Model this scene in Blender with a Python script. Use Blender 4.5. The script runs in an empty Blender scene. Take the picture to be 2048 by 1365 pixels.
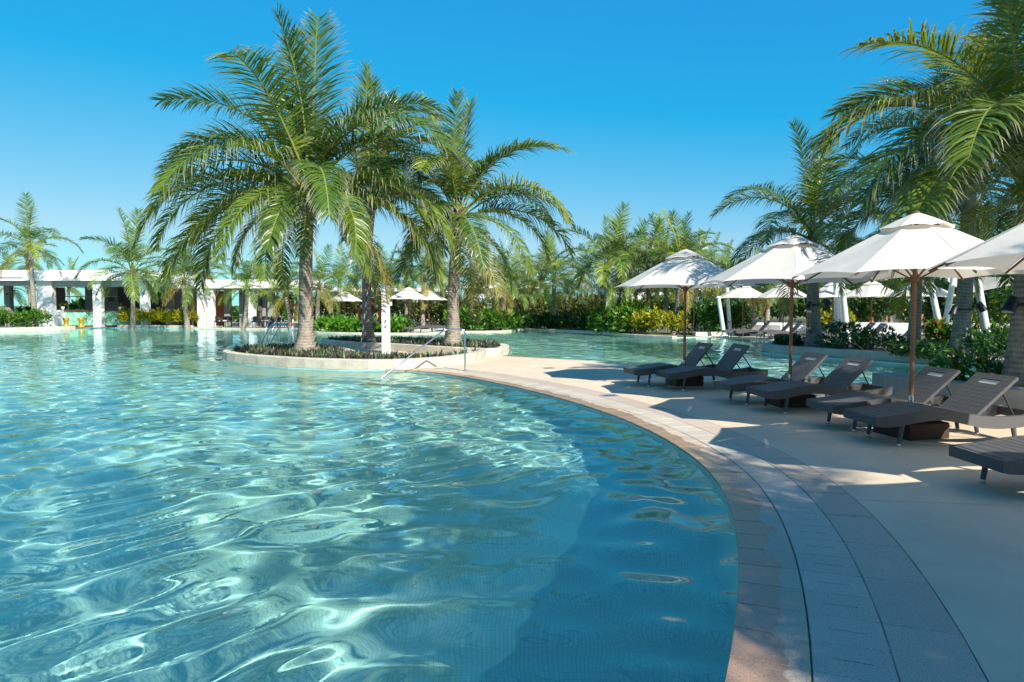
import bpy, bmesh, math, random
import numpy as np
from mathutils import Vector, Matrix
from mathutils.geometry import tessellate_polygon
sc = bpy.context.scene
C = sc.collection
R = math.radians

# ------------------------------------------------------------------ camera
F = 1365.0; H = 1.62
P = math.atan((682.5 - 611) / F)
cam = bpy.data.objects.new('camera', bpy.data.cameras.new('camera')); C.objects.link(cam); sc.camera = cam
cam.location = (0, 0, H); cam.rotation_euler = (math.pi / 2 - P, 0, 0)
cam.data.lens = 24; cam.data.sensor_width = 36; cam.data.clip_end = 5000; cam.data.clip_start = 0.05

# ------------------------------------------------------------------ sky, sun, exposure
SUN_EL = R(38)
sun_dir = Vector((.545, -.84, 0)).normalized() * math.cos(SUN_EL) + Vector((0, 0, math.sin(SUN_EL)))
w = bpy.data.worlds.new('World'); sc.world = w; w.use_nodes = True
n = w.node_tree.nodes; l = w.node_tree.links
sky = n.new('ShaderNodeTexSky'); sky.sky_type = 'NISHITA'; sky.sun_disc = False
sky.sun_elevation = SUN_EL; sky.sun_rotation = math.atan2(sun_dir.x, sun_dir.y)
sky.air_density = 1.0; sky.dust_density = 0.0; sky.ozone_density = 6.0
BG = .15                                    # one tone curve per channel over the whole sky: the photograph's saturated cyan blue
sp_ = n.new('ShaderNodeSeparateColor'); cb_ = n.new('ShaderNodeCombineColor'); l.new(sky.outputs[0], sp_.inputs[0])
def chan(src, dst, pw, mul, add, lo, hi=2):
    a = n.new('ShaderNodeMath'); a.operation = 'MULTIPLY'; a.inputs[1].default_value = BG; l.new(src, a.inputs[0])
    p = n.new('ShaderNodeMath'); p.operation = 'POWER'; p.inputs[1].default_value = pw; l.new(a.outputs[0], p.inputs[0])
    m_ = n.new('ShaderNodeMath'); m_.operation = 'MULTIPLY_ADD'; m_.inputs[1].default_value = mul; m_.inputs[2].default_value = add; l.new(p.outputs[0], m_.inputs[0])
    x = n.new('ShaderNodeMath'); x.operation = 'MAXIMUM'; x.inputs[1].default_value = lo; y_ = n.new('ShaderNodeMath'); y_.operation = 'MINIMUM'; y_.inputs[1].default_value = hi; l.new(m_.outputs[0], y_.inputs[0]); l.new(y_.outputs[0], x.inputs[0])
    d = n.new('ShaderNodeMath'); d.operation = 'MULTIPLY'; d.inputs[1].default_value = .575/BG; l.new(x.outputs[0], d.inputs[0]); l.new(d.outputs[0], dst)
chan(sp_.outputs[0], cb_.inputs[0], 1.0, 1.0, -.2, .022, .40)
chan(sp_.outputs[1], cb_.inputs[1], .65, .74, 0, 0)
chan(sp_.outputs[2], cb_.inputs[2], .25, .86, 0, 0)
l.new(cb_.outputs[0], n['Background'].inputs[0]); n['Background'].inputs[1].default_value = BG
L_ = bpy.data.lights.new('sun', 'SUN'); L_.energy = 5.0; L_.angle = R(.53); L_.color = (1, .95, .86)
sun = bpy.data.objects.new('sun', L_); C.objects.link(sun)
sun.rotation_euler = sun_dir.to_track_quat('Z', 'Y').to_euler()
L_.cycles.is_caustics_light = True
vs = sc.view_settings; vs.view_transform = 'Standard'; vs.look = 'None'; vs.exposure = 0.85; vs.gamma = 1
sc.cycles.use_denoising = True
sc.cycles.max_bounces = 10; sc.cycles.transmission_bounces = 8; sc.cycles.transparent_max_bounces = 8
sc.cycles.diffuse_bounces = 4; sc.cycles.glossy_bounces = 4
sc.cycles.sample_clamp_indirect = 6.0

# ------------------------------------------------------------------ helpers
def G(px, py, z=0.0):                      # photograph pixel -> point on the horizontal plane z
    u = (px - 1024) / F; v = -(py - 682.5) / F
    d = Vector((u, math.cos(P) + v * math.sin(P), -math.sin(P) + v * math.cos(P)))
    return Vector((0, 0, H)) + d * ((z - H) / d.z)
def AX(px, Y): return (px - 1024) / F * Y   # x of a column of the photograph at distance Y
def AZ(py, Y): return H + (611 - py) / F * Y

def link(name, me, m=None, parent=None, loc=None, rot=None, scale=None):
    o = bpy.data.objects.new(name, me); C.objects.link(o)
    if m is not None and me is not None and len(me.materials) == 0: me.materials.append(m)
    if parent is not None: o.parent = parent
    if loc is not None: o.location = loc
    if rot is not None: o.rotation_euler = rot
    if scale is not None: o.scale = (scale,) * 3 if isinstance(scale, (int, float)) else scale
    return o
def tag(o, label=None, cat=None, group=None, kind=None):
    if label: o['label'] = label
    if cat: o['category'] = cat
    if group: o['group'] = group
    if kind: o['kind'] = kind
    return o
def thing(name, label, cat, loc=(0, 0, 0), rz=0, group=None):
    o = bpy.data.objects.new(name, None); C.objects.link(o); o.empty_display_size = .1
    o.location = loc; o.rotation_euler = (0, 0, rz)
    return tag(o, label, cat, group)
def copy_tree(o, parent=None, loc=None, rz=None, label=None):
    c = o.copy(); C.objects.link(c); c.parent = parent
    if loc is not None: c.location = loc
    if rz is not None: c.rotation_euler = (0, 0, rz)
    if label: c['label'] = label
    for ch in list(o.children): copy_tree(ch, c)
    return c

class MB:                                   # collects shapes, builds ONE mesh
    def __init__(s): s.v = []; s.f = []; s.sm = []; s.c = None
    def add(s, v, f, smooth=False):
        o = len(s.v); s.v += [tuple(p) for p in v]; s.f += [tuple(i + o for i in q) for q in f]; s.sm += [smooth] * len(f); return s
    def box(s, x0, x1, y0, y1, z0, z1):
        v = [(x0,y0,z0),(x1,y0,z0),(x1,y1,z0),(x0,y1,z0),(x0,y0,z1),(x1,y0,z1),(x1,y1,z1),(x0,y1,z1)]
        return s.add(v, [(3,2,1,0),(4,5,6,7),(0,1,5,4),(1,2,6,5),(2,3,7,6),(3,0,4,7)])
    def cbox(s, x0, x1, y0, y1, z0, z1, b=.01):   # box with chamfered top edges
        v = [(x0,y0,z0),(x1,y0,z0),(x1,y1,z0),(x0,y1,z0),(x0,y0,z1-b),(x1,y0,z1-b),(x1,y1,z1-b),(x0,y1,z1-b),
             (x0+b,y0+b,z1),(x1-b,y0+b,z1),(x1-b,y1-b,z1),(x0+b,y1-b,z1)]
        return s.add(v, [(3,2,1,0),(0,1,5,4),(1,2,6,5),(2,3,7,6),(3,0,4,7),(4,5,9,8),(5,6,10,9),(6,7,11,10),(7,4,8,11),(8,9,10,11)])
    def tube(s, pts, rad, n=8, cap=True, smooth=True):
        pts = [Vector(p) for p in pts]; m = len(pts)
        if isinstance(rad, (int, float)): rad = [rad] * m
        o = []; up = Vector((0, 0, 1)); pu = None
        for i in range(m):
            t = (pts[min(i+1, m-1)] - pts[max(i-1, 0)]).normalized()
            if pu is None:
                a = t.cross(up) if abs(t.z) < .95 else t.cross(Vector((1, 0, 0)))
            else: a = pu - t * pu.dot(t)
            a.normalize(); pu = a; b = t.cross(a)
            for k in range(n):
                q = 2 * math.pi * k / n
                o.append(pts[i] + (a * math.cos(q) + b * math.sin(q)) * rad[i])
        f = [(i*n+k, i*n+(k+1) % n, (i+1)*n+(k+1) % n, (i+1)*n+k) for i in range(m-1) for k in range(n)]
        s.add(o, f, smooth)
        if cap:
            s.add(o[:n], [tuple(range(n))[::-1]]); s.add(o[-n:], [tuple(range(n))])
        return s
    def lathe(s, prof, n=16, loc=(0, 0, 0), smooth=True):
        o = [(loc[0]+r*math.cos(2*math.pi*k/n), loc[1]+r*math.sin(2*math.pi*k/n), loc[2]+z) for r, z in prof for k in range(n)]
        f = [(i*n+k, i*n+(k+1) % n, (i+1)*n+(k+1) % n, (i+1)*n+k) for i in range(len(prof)-1) for k in range(n)]
        return s.add(o, f, smooth)
    def prism(s, poly, z0, z1, bottom=False):
        m = len(poly); v = [(p[0], p[1], z1) for p in poly] + [(p[0], p[1], z0) for p in poly]
        a = sum(poly[i][0]*poly[(i+1) % m][1]-poly[(i+1) % m][0]*poly[i][1] for i in range(m))
        tri = tessellate_polygon([[Vector((p[0], p[1], 0)) for p in poly]])
        f = []
        for t in tri:
            A, B, D = (Vector((poly[i][0], poly[i][1], 0)) for i in t)
            f.append(tuple(t) if (B-A).cross(D-A).z > 0 else tuple(t[::-1]))
        for i in range(m):
            j = (i+1) % m
            f.append((j, i, i+m, j+m) if a < 0 else (i, j, j+m, i+m)[::-1])
        return s.add(v, f)
    def mesh(s, name):
        me = bpy.data.meshes.new(name); me.from_pydata(s.v, [], s.f)
        me.polygons.foreach_set('use_smooth', s.sm); me.update(); return me
    def build(s, name, m, parent=None, **k): return link(name, s.mesh(name), m, parent, **k)

def np_mesh(name, v, f, smooth=False, col=None):
    f = np.asarray(f, np.int32); me = bpy.data.meshes.new(name); k = f.shape[1]
    me.vertices.add(len(v)); me.vertices.foreach_set('co', np.asarray(v, np.float32).ravel())
    me.loops.add(f.size); me.loops.foreach_set('vertex_index', f.ravel())
    me.polygons.add(len(f)); me.polygons.foreach_set('loop_start', np.arange(0, f.size, k, dtype=np.int32))
    me.polygons.foreach_set('loop_total', np.full(len(f), k, np.int32))
    if smooth: me.polygons.foreach_set('use_smooth', np.ones(len(f), bool))
    me.update(calc_edges=True)
    if col is not None:
        a = me.color_attributes.new('Col', 'FLOAT_COLOR', 'POINT')
        a.data.foreach_set('color', np.c_[np.asarray(col, np.float32), np.ones(len(v), np.float32)].ravel())
    return me

def resample(pts, step):
    pts = [Vector((p[0], p[1])) for p in pts]; out = []; m = len(pts)
    for i in range(m-1):                    # Catmull-Rom
        p0 = pts[max(i-1, 0)]; p1 = pts[i]; p2 = pts[i+1]; p3 = pts[min(i+2, m-1)]
        for k in range(24):
            t = k/24; out.append(.5*((2*p1)+(p2-p0)*t+(2*p0-5*p1+4*p2-p3)*t*t+(3*p1-p0-3*p2+p3)*t**3))
    out.append(pts[-1]); d = [0]
    for a, b in zip(out, out[1:]): d.append(d[-1]+(b-a).length)
    L = d[-1]; N = max(2, int(round(L/step))); res = []; j = 0
    for i in range(N+1):
        q = L*i/N
        while j < len(d)-2 and d[j+1] < q: j += 1
        t = (q-d[j])/max(1e-9, d[j+1]-d[j]); res.append(out[j].lerp(out[j+1], min(1, t)))
    return res
def offset(pts, d):
    o = []
    for i in range(len(pts)):
        t = (pts[min(i+1, len(pts)-1)]-pts[max(i-1, 0)]).normalized(); o.append(pts[i]+Vector((t.y, -t.x))*d)
    return o

# ------------------------------------------------------------------ materials
def newmat(name):
    m = bpy.data.materials.new(name); m.use_nodes = True
    return m, m.node_tree.nodes, m.node_tree.links, m.node_tree.nodes['Principled BSDF']
def ramp(nn, stops):
    r = nn.new('ShaderNodeValToRGB'); e = r.color_ramp.elements
    while len(e) < len(stops): e.new(.5)
    for k, (p, c) in enumerate(stops): e[k].position = p; e[k].color = (*c, 1) if len(c) == 3 else c
    return r
def mat(name, c, c2=None, rough=.6, scale=8, bump=0, bscale=60, metal=0, spec=.5, detail=6, rnd=0, stretch=None, trans=0):
    m, nn, ll, b = newmat(name)
    b.inputs['Roughness'].default_value = rough; b.inputs['Metallic'].default_value = metal; b.inputs['Specular IOR Level'].default_value = spec
    tc = nn.new('ShaderNodeTexCoord'); src = tc.outputs['Object']
    if stretch:
        mp = nn.new('ShaderNodeMapping'); mp.inputs['Scale'].default_value = stretch; ll.new(src, mp.inputs[0]); src = mp.outputs[0]
    if c2 is None: c2 = tuple(x*.78 for x in c)
    nz = nn.new('ShaderNodeTexNoise'); nz.inputs['Scale'].default_value = scale; nz.inputs['Detail'].default_value = detail; nz.inputs['Roughness'].default_value = .65
    ll.new(src, nz.inputs['Vector'])
    rp = ramp(nn, [(.32, c2), (.68, c)]); ll.new(nz.outputs['Fac'], rp.inputs[0]); out = rp.outputs[0]
    if rnd:
        oi = nn.new('ShaderNodeObjectInfo'); mr = nn.new('ShaderNodeMapRange'); mr.inputs['To Min'].default_value = 1-rnd; mr.inputs['To Max'].default_value = 1+rnd
        ll.new(oi.outputs['Random'], mr.inputs['Value'])
        mx = nn.new('ShaderNodeVectorMath'); mx.operation = 'SCALE'; ll.new(out, mx.inputs[0]); ll.new(mr.outputs[0], mx.inputs['Scale']); out = mx.outputs[0]
    ll.new(out, b.inputs['Base Color'])
    if bump:
        n2 = nn.new('ShaderNodeTexNoise'); n2.inputs['Scale'].default_value = bscale; n2.inputs['Detail'].default_value = 4; ll.new(src, n2.inputs['Vector'])
        bp = nn.new('ShaderNodeBump'); bp.inputs['Strength'].default_value = bump; bp.inputs['Distance'].default_value = .02; ll.new(n2.outputs['Fac'], bp.inputs['Height']); ll.new(bp.outputs[0], b.inputs['Normal'])
    if trans:
        tr = nn.new('ShaderNodeBsdfTranslucent'); mix = nn.new('ShaderNodeMixShader'); mix.inputs[0].default_value = trans
        ll.new(out, tr.inputs['Color']); ll.new(b.outputs[0], mix.inputs[1]); ll.new(tr.outputs[0], mix.inputs[2]); ll.new(mix.outputs[0], nn['Material Output'].inputs[0])
    return m
def leafmat(name, stops, rough=.42, trans=.3, tip=None, rndhue=True):
    # Col.r: position along the leaflet, Col.g: random tone of the leaf
    m, nn, ll, b = newmat(name); b.inputs['Roughness'].default_value = rough; b.inputs['Specular IOR Level'].default_value = .42
    at = nn.new('ShaderNodeAttribute'); at.attribute_name = 'Col'; sp = nn.new('ShaderNodeSeparateColor'); ll.new(at.outputs['Color'], sp.inputs[0])
    fac = sp.outputs['Green']
    if rndhue:
        oi = nn.new('ShaderNodeObjectInfo'); ad = nn.new('ShaderNodeMath'); ad.operation = 'MULTIPLY_ADD'; ad.inputs[1].default_value = .45
        ll.new(fac, ad.inputs[0]); mm = nn.new('ShaderNodeMath'); mm.operation = 'MULTIPLY'; mm.inputs[1].default_value = .55; ll.new(oi.outputs['Random'], mm.inputs[0]); ll.new(mm.outputs[0], ad.inputs[2]); fac = ad.outputs[0]
    rp = ramp(nn, stops); ll.new(fac, rp.inputs[0]); out = rp.outputs[0]
    if tip:
        t0 = nn.new('ShaderNodeMapRange'); t0.inputs['From Min'].default_value = .62; t0.inputs['From Max'].default_value = 1.0
        ll.new(sp.outputs['Red'], t0.inputs['Value']); mx = nn.new('ShaderNodeMix'); mx.data_type = 'RGBA'
        ll.new(t0.outputs[0], mx.inputs[0]); ll.new(out, mx.inputs[6]); mx.inputs[7].default_value = (*tip, 1); out = mx.outputs[2]
    ll.new(out, b.inputs['Base Color'])
    tr = nn.new('ShaderNodeBsdfTranslucent'); mix = nn.new('ShaderNodeMixShader'); mix.inputs[0].default_value = trans
    ll.new(out, tr.inputs['Color']); ll.new(b.outputs[0], mix.inputs[1]); ll.new(tr.outputs[0], mix.inputs[2]); ll.new(mix.outputs[0], nn['Material Output'].inputs[0])
    return m

M = {}
M['ground'] = mat('lawn_ground', (.10, .13, .04), (.16, .13, .07), .9, .6, .5, 12)
M['soil'] = mat('planter_soil', (.11, .08, .05), (.05, .035, .022), .95, 9, .8, 40)
M['deck'] = mat('deck_aggregate', (.66, .53, .38), (.53, .425, .30), .8, 1.4, .35, 260, rnd=.03, detail=9)
M['grout'] = mat('dark_joint', (.03, .028, .025), None, .9, 20)
M['stone'] = mat('kerb_stone', (.58, .54, .44), (.42, .38, .29), .7, 3.5, .4, 120, rnd=.08)
M['stonegrey'] = mat('grey_kerb_stone', (.42, .41, .37), (.30, .29, .26), .7, 3.5, .4, 120, rnd=.08)
M['poolwall'] = mat('pool_wall_tile', (.36, .56, .54), (.28, .48, .47), .4, 12)
M['ledge'] = mat('submerged_ledge', (.52, .46, .30), (.42, .36, .22), .7, 4)
M['white'] = mat('white_render', (.80, .80, .79), (.74, .74, .72), .7, 2)
M['canvas'] = mat('umbrella_canvas', (.80, .76, .66), (.75, .70, .60), .8, 3, .35, 5, trans=.34)
M['canvas_shade'] = mat('beige_sail_canvas', (.55, .50, .40), None, .8, 3, trans=.15)
M['wood'] = mat('oiled_wood', (.24, .10, .045), (.14, .055, .025), .45, 6, .2, 60, stretch=(6, 6, .6))
M['steel'] = mat('polished_steel', (.62, .64, .66), (.52, .54, .56), .18, 4, metal=1)
M['cap'] = mat('foot_cap_metal', (.55, .55, .55), None, .35, 4, metal=.7)
M['alu'] = mat('brushed_handle', (.50, .51, .52), None, .5, 4)
M['mast'] = mat('white_steel_mast', (.62, .68, .66), (.55, .61, .60), .4, 4)
M['orange'] = mat('life_ring_orange', (.75, .13, .025), None, .5, 4)
M['red'] = mat('red_paint', (.55, .03, .03), None, .5, 4)
M['black'] = mat('black_plastic', (.02, .02, .022), None, .45, 4)
M['yellow'] = mat('yellow_glaze', (.40, .25, .01), (.32, .19, .01), .3, 6)
M['brick'] = mat('terracotta_brick', (.48, .17, .07), (.36, .12, .05), .85, 10, rnd=.2)
M['brown'] = mat('dark_timber_panel', (.10, .04, .025), (.07, .03, .02), .5, 4, stretch=(4, 4, .5))
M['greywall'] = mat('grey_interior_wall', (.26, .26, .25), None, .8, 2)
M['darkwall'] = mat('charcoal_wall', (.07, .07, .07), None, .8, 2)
M['greymetal'] = mat('grey_metal', (.42, .43, .43), None, .4, 3, metal=.3)
M['glass'] = mat('blue_glass', (.10, .22, .32), (.16, .30, .40), .08, 1)
M['pale_concrete'] = mat('far_tower_concrete', (.55, .60, .64), None, .7, .2)
M['coconut'] = mat('coconut_husk', (.16, .22, .03), (.22, .2, .04), .45, 3)
M['fibre'] = mat('palm_fibre', (.12, .075, .04), (.05, .03, .02), .95, 14, .8, 50)
M['stem'] = mat('woody_stem', (.20, .16, .11), (.10, .08, .055), .9, 12)
M['rail_paint'] = mat('dark_chair', (.03, .027, .025), None, .6, 8)
M['cushion'] = mat('pale_cushion', (.55, .53, .48), None, .8, 8)
M['lamp_glass'] = mat('lamp_lens', (.30, .31, .33), None, .1, 2)

def trunk_mat():
    m, nn, ll, b = newmat('palm_trunk'); b.inputs['Roughness'].default_value = .85
    tc = nn.new('ShaderNodeTexCoord')
    nz = nn.new('ShaderNodeTexNoise'); nz.inputs['Scale'].default_value = 5; nz.inputs['Detail'].default_value = 8; ll.new(tc.outputs['Object'], nz.inputs['Vector'])
    mp = nn.new('ShaderNodeMapping'); mp.inputs['Scale'].default_value = (14, 14, 1.5); ll.new(tc.outputs['Object'], mp.inputs[0])
    n2 = nn.new('ShaderNodeTexNoise'); n2.inputs['Scale'].default_value = 3; n2.inputs['Detail'].default_value = 6; ll.new(mp.outputs[0], n2.inputs['Vector'])
    rp = ramp(nn, [(.3, (.17, .14, .11)), (.6, (.38, .33, .265)), (.8, (.48, .43, .36))])
    ad = nn.new('ShaderNodeMath'); ad.operation = 'MULTIPLY_ADD'; ad.inputs[1].default_value = .5; ll.new(nz.outputs['Fac'], ad.inputs[0])
    m2 = nn.new('ShaderNodeMath'); m2.operation = 'MULTIPLY'; m2.inputs[1].default_value = .5; ll.new(n2.outputs['Fac'], m2.inputs[0]); ll.new(m2.outputs[0], ad.inputs[2])
    ll.new(ad.outputs[0], rp.inputs[0])
    at = nn.new('ShaderNodeAttribute'); at.attribute_name = 'Col'; sp = nn.new('ShaderNodeSeparateColor'); ll.new(at.outputs['Color'], sp.inputs[0])
    mx = nn.new('ShaderNodeMix'); mx.data_type = 'RGBA'; ll.new(sp.outputs['Red'], mx.inputs[0]); ll.new(rp.outputs[0], mx.inputs[6]); mx.inputs[7].default_value = (.06, .045, .035, 1)
    ll.new(mx.outputs[2], b.inputs['Base Color'])
    bp = nn.new('ShaderNodeBump'); bp.inputs['Strength'].default_value = .7; bp.inputs['Distance'].default_value = .02; ll.new(n2.outputs['Fac'], bp.inputs['Height']); ll.new(bp.outputs[0], b.inputs['Normal'])
    return m
M['trunk'] = trunk_mat()
M['rachis'] = mat('palm_rachis', (.22, .24, .035), (.15, .18, .03), .5, 3, rnd=.2)
M['frond'] = leafmat('palm_leaflet', [(0, (.035, .085, .018)), (.3, (.085, .16, .022)), (.6, (.17, .24, .025)), (.85, (.30, .32, .025)), (1, (.38, .30, .03))], .32, .36, tip=(.45, .40, .30))
M['frond_light'] = leafmat('young_palm_leaflet', [(0, (.05, .12, .022)), (.3, (.10, .20, .03)), (.6, (.19, .28, .035)), (.85, (.32, .35, .03)), (1, (.42, .33, .03))], .34, .38, tip=(.45, .40, .30))
M['deadfrond'] = leafmat('yellowing_palm_leaflet', [(0, (.16, .17, .03)), (.5, (.32, .25, .035)), (1, (.36, .22, .08))], .5, .35, tip=(.38, .28, .16))
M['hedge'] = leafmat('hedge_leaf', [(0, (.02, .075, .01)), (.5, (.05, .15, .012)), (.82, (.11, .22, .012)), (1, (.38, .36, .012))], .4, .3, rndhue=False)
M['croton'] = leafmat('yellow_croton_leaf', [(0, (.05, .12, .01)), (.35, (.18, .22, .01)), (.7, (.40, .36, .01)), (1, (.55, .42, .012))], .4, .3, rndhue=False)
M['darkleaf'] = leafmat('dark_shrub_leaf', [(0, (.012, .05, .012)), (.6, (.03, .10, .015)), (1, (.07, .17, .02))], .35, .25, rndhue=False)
M['flowerleaf'] = leafmat('flowering_shrub_leaf', [(0, (.02, .08, .012)), (.6, (.045, .15, .015)), (.9, (.08, .2, .02)), (.93, (.7, .7, .66)), (1, (.75, .75, .7))], .4, .25, rndhue=False)
M['orangeleaf'] = leafmat('orange_flower_leaf', [(0, (.03, .10, .01)), (.6, (.06, .18, .015)), (.88, (.12, .24, .02)), (.91, (.6, .12, .02)), (1, (.7, .16, .03))], .4, .25, rndhue=False)
M['grassleaf'] = leafmat('strappy_green_leaf', [(0, (.04, .14, .01)), (.6, (.08, .24, .015)), (1, (.18, .32, .02))], .4, .3, rndhue=False)
M['purple'] = leafmat('purple_green_rosette', [(0, (.05, .012, .035)), (.34, (.10, .025, .065)), (.42, (.05, .10, .035)), (.75, (.11, .17, .06)), (1, (.22, .28, .11))], .45, .2, rndhue=False)
M['farleaf'] = leafmat('far_tree_leaf', [(0, (.02, .07, .012)), (.5, (.05, .13, .02)), (.85, (.1, .19, .02)), (1, (.25, .27, .03))], .5, .3, rndhue=False)
M['trellis'] = leafmat('dry_hedge_leaf', [(0, (.03, .06, .015)), (.45, (.07, .11, .02)), (.8, (.14, .15, .03)), (1, (.26, .20, .06))], .6, .2, rndhue=False)

def wicker_mat(name, c1, c2):
    m, nn, ll, b = newmat(name); b.inputs['Roughness'].default_value = .5; b.inputs['Specular IOR Level'].default_value = .35
    tc = nn.new('ShaderNodeTexCoord')
    ws = []
    for i, (ax, sc_) in enumerate((('X', 44), ('Y', 44), ('Z', 60))):
        wv = nn.new('ShaderNodeTexWave'); wv.wave_type = 'BANDS'; wv.bands_direction = ax; wv.inputs['Scale'].default_value = sc_*.5
        ll.new(tc.outputs['Object'], wv.inputs['Vector']); ws.append(wv)
    mu = nn.new('ShaderNodeMath'); mu.operation = 'MULTIPLY'; ll.new(ws[0].outputs['Fac'], mu.inputs[0]); ll.new(ws[1].outputs['Fac'], mu.inputs[1])
    ad = nn.new('ShaderNodeMath'); ad.operation = 'MULTIPLY_ADD'; ad.inputs[1].default_value = .5; ll.new(ws[2].outputs['Fac'], ad.inputs[0]); ll.new(mu.outputs[0], ad.inputs[2])
    rp = ramp(nn, [(.1, c2), (.7, c1)]); ll.new(ad.outputs[0], rp.inputs[0]); ll.new(rp.outputs[0], b.inputs['Base Color'])
    bp = nn.new('ShaderNodeBump'); bp.inputs['Strength'].default_value = .8; bp.inputs['Distance'].default_value = .006; ll.new(ad.outputs[0], bp.inputs['Height']); ll.new(bp.outputs[0], b.inputs['Normal'])
    return m
M['wicker'] = wicker_mat('charcoal_wicker', (.115, .113, .112), (.05, .049, .049))
M['wicker_brown'] = wicker_mat('brown_wicker', (.075, .036, .02), (.025, .012, .008))

def coping_mat(name, dry, dry2, wet_edge):
    m, nn, ll, b = newmat(name); ge = nn.new('ShaderNodeNewGeometry')
    nz = nn.new('ShaderNodeTexNoise'); nz.inputs['Scale'].default_value = 130; nz.inputs['Detail'].default_value = 3; ll.new(ge.outputs['Position'], nz.inputs['Vector'])
    rp = ramp(nn, [(.30, tuple(x*.55 for x in dry2)), (.42, dry2), (.62, dry)]); ll.new(nz.outputs['Fac'], rp.inputs[0])
    oi = nn.new('ShaderNodeObjectInfo'); mr = nn.new('ShaderNodeMapRange'); mr.inputs['To Min'].default_value = .92; mr.inputs['To Max'].default_value = 1.06; ll.new(oi.outputs['Random'], mr.inputs['Value'])
    sc1 = nn.new('ShaderNodeVectorMath'); sc1.operation = 'SCALE'; ll.new(rp.outputs[0], sc1.inputs[0]); ll.new(mr.outputs[0], sc1.inputs['Scale']); out = sc1.outputs[0]
    if wet_edge:                            # damp margin beside the water
        at = nn.new('ShaderNodeAttribute'); at.attribute_name = 'Col'; sp = nn.new('ShaderNodeSeparateColor'); ll.new(at.outputs['Color'], sp.inputs[0])
        n2 = nn.new('ShaderNodeTexNoise'); n2.inputs['Scale'].default_value = 2.6; n2.inputs['Detail'].default_value = 5; ll.new(ge.outputs['Position'], n2.inputs['Vector'])
        ma = nn.new('ShaderNodeMath'); ma.operation = 'MULTIPLY_ADD'; ma.inputs[1].default_value = 1.1; ll.new(n2.outputs['Fac'], ma.inputs[0])
        iv = nn.new('ShaderNodeMath'); iv.operation = 'MULTIPLY_ADD'; iv.inputs[1].default_value = -1; iv.inputs[2].default_value = .13; ll.new(sp.outputs['Red'], iv.inputs[0]); ll.new(iv.outputs[0], ma.inputs[2])
        r2 = ramp(nn, [(.0, (0, 0, 0)), (.05, (1, 1, 1))]); ll.new(ma.outputs[0], r2.inputs[0])
        mx = nn.new('ShaderNodeMix'); mx.data_type = 'RGBA'; ll.new(r2.outputs[0], mx.inputs[0]); ll.new(out, mx.inputs[6])
        wt = nn.new('ShaderNodeMix'); wt.data_type = 'RGBA'; wt.blend_type = 'MULTIPLY'; wt.inputs[0].default_value = 1; ll.new(out, wt.inputs[6]); wt.inputs[7].default_value = (.74, .58, .47, 1)
        ll.new(wt.outputs[2], mx.inputs[7]); out = mx.outputs[2]
        rr = nn.new('ShaderNodeMapRange'); rr.inputs['To Min'].default_value = .75; rr.inputs['To Max'].default_value = .22; ll.new(r2.outputs[0], rr.inputs['Value']); ll.new(rr.outputs[0], b.inputs['Roughness'])
    else: b.inputs['Roughness'].default_value = .72
    ll.new(out, b.inputs['Base Color'])
    bp = nn.new('ShaderNodeBump'); bp.inputs['Strength'].default_value = .25; bp.inputs['Distance'].default_value = .004; ll.new(nz.outputs['Fac'], bp.inputs['Height']); ll.new(bp.outputs[0], b.inputs['Normal'])
    return m
M['cop1'] = coping_mat('coping_granite_edge', (.52, .42, .31), (.42, .33, .24), True)
M['cop2'] = coping_mat('coping_granite_drain', (.52, .45, .35), (.43, .37, .29), False)
M['cop3'] = coping_mat('coping_granite_pink', (.50, .40, .31), (.42, .33, .25), False)

def floor_mat():
    m, nn, ll, b = newmat('pool_floor_mosaic'); b.inputs['Roughness'].default_value = .6
    ge = nn.new('ShaderNodeNewGeometry'); br = nn.new('ShaderNodeTexBrick'); br.offset = 0; br.inputs['Scale'].default_value = 1
    br.inputs['Brick Width'].default_value = .03; br.inputs['Row Height'].default_value = .03; br.inputs['Mortar Size'].default_value = .0022
    br.inputs['Color1'].default_value = (.66, .71, .55, 1); br.inputs['Color2'].default_value = (.52, .62, .50, 1); br.inputs['Mortar'].default_value = (.40, .50, .42, 1)
    ll.new(ge.outputs['Position'], br.inputs['Vector'])
    nz = nn.new('ShaderNodeTexNoise'); nz.inputs['Scale'].default_value = .7; nz.inputs['Detail'].default_value = 3; ll.new(ge.outputs['Position'], nz.inputs['Vector'])
    rp = ramp(nn, [(.35, (.9, .95, .95)), (.65, (1.0, 1.0, 1.0))]); ll.new(nz.outputs['Fac'], rp.inputs[0])
    mx = nn.new('ShaderNodeMix'); mx.data_type = 'RGBA'; mx.blend_type = 'MULTIPLY'; mx.inputs[0].default_value = 1; ll.new(br.outputs['Color'], mx.inputs[6]); ll.new(rp.outputs[0], mx.inputs[7])
    ll.new(mx.outputs[2], b.inputs['Base Color']); return m
M['floor'] = floor_mat()
def water_mat():
    m, nn, ll, b = newmat('pool_water'); nn.remove(b)
    g = nn.new('ShaderNodeBsdfGlass'); g.inputs['IOR'].default_value = 1.333; g.inputs['Roughness'].default_value = 0; g.inputs['Color'].default_value = (.75, .97, .985, 1)
    ll.new(g.outputs[0], nn['Material Output'].inputs[0]); return m
M['water'] = water_mat()
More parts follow.
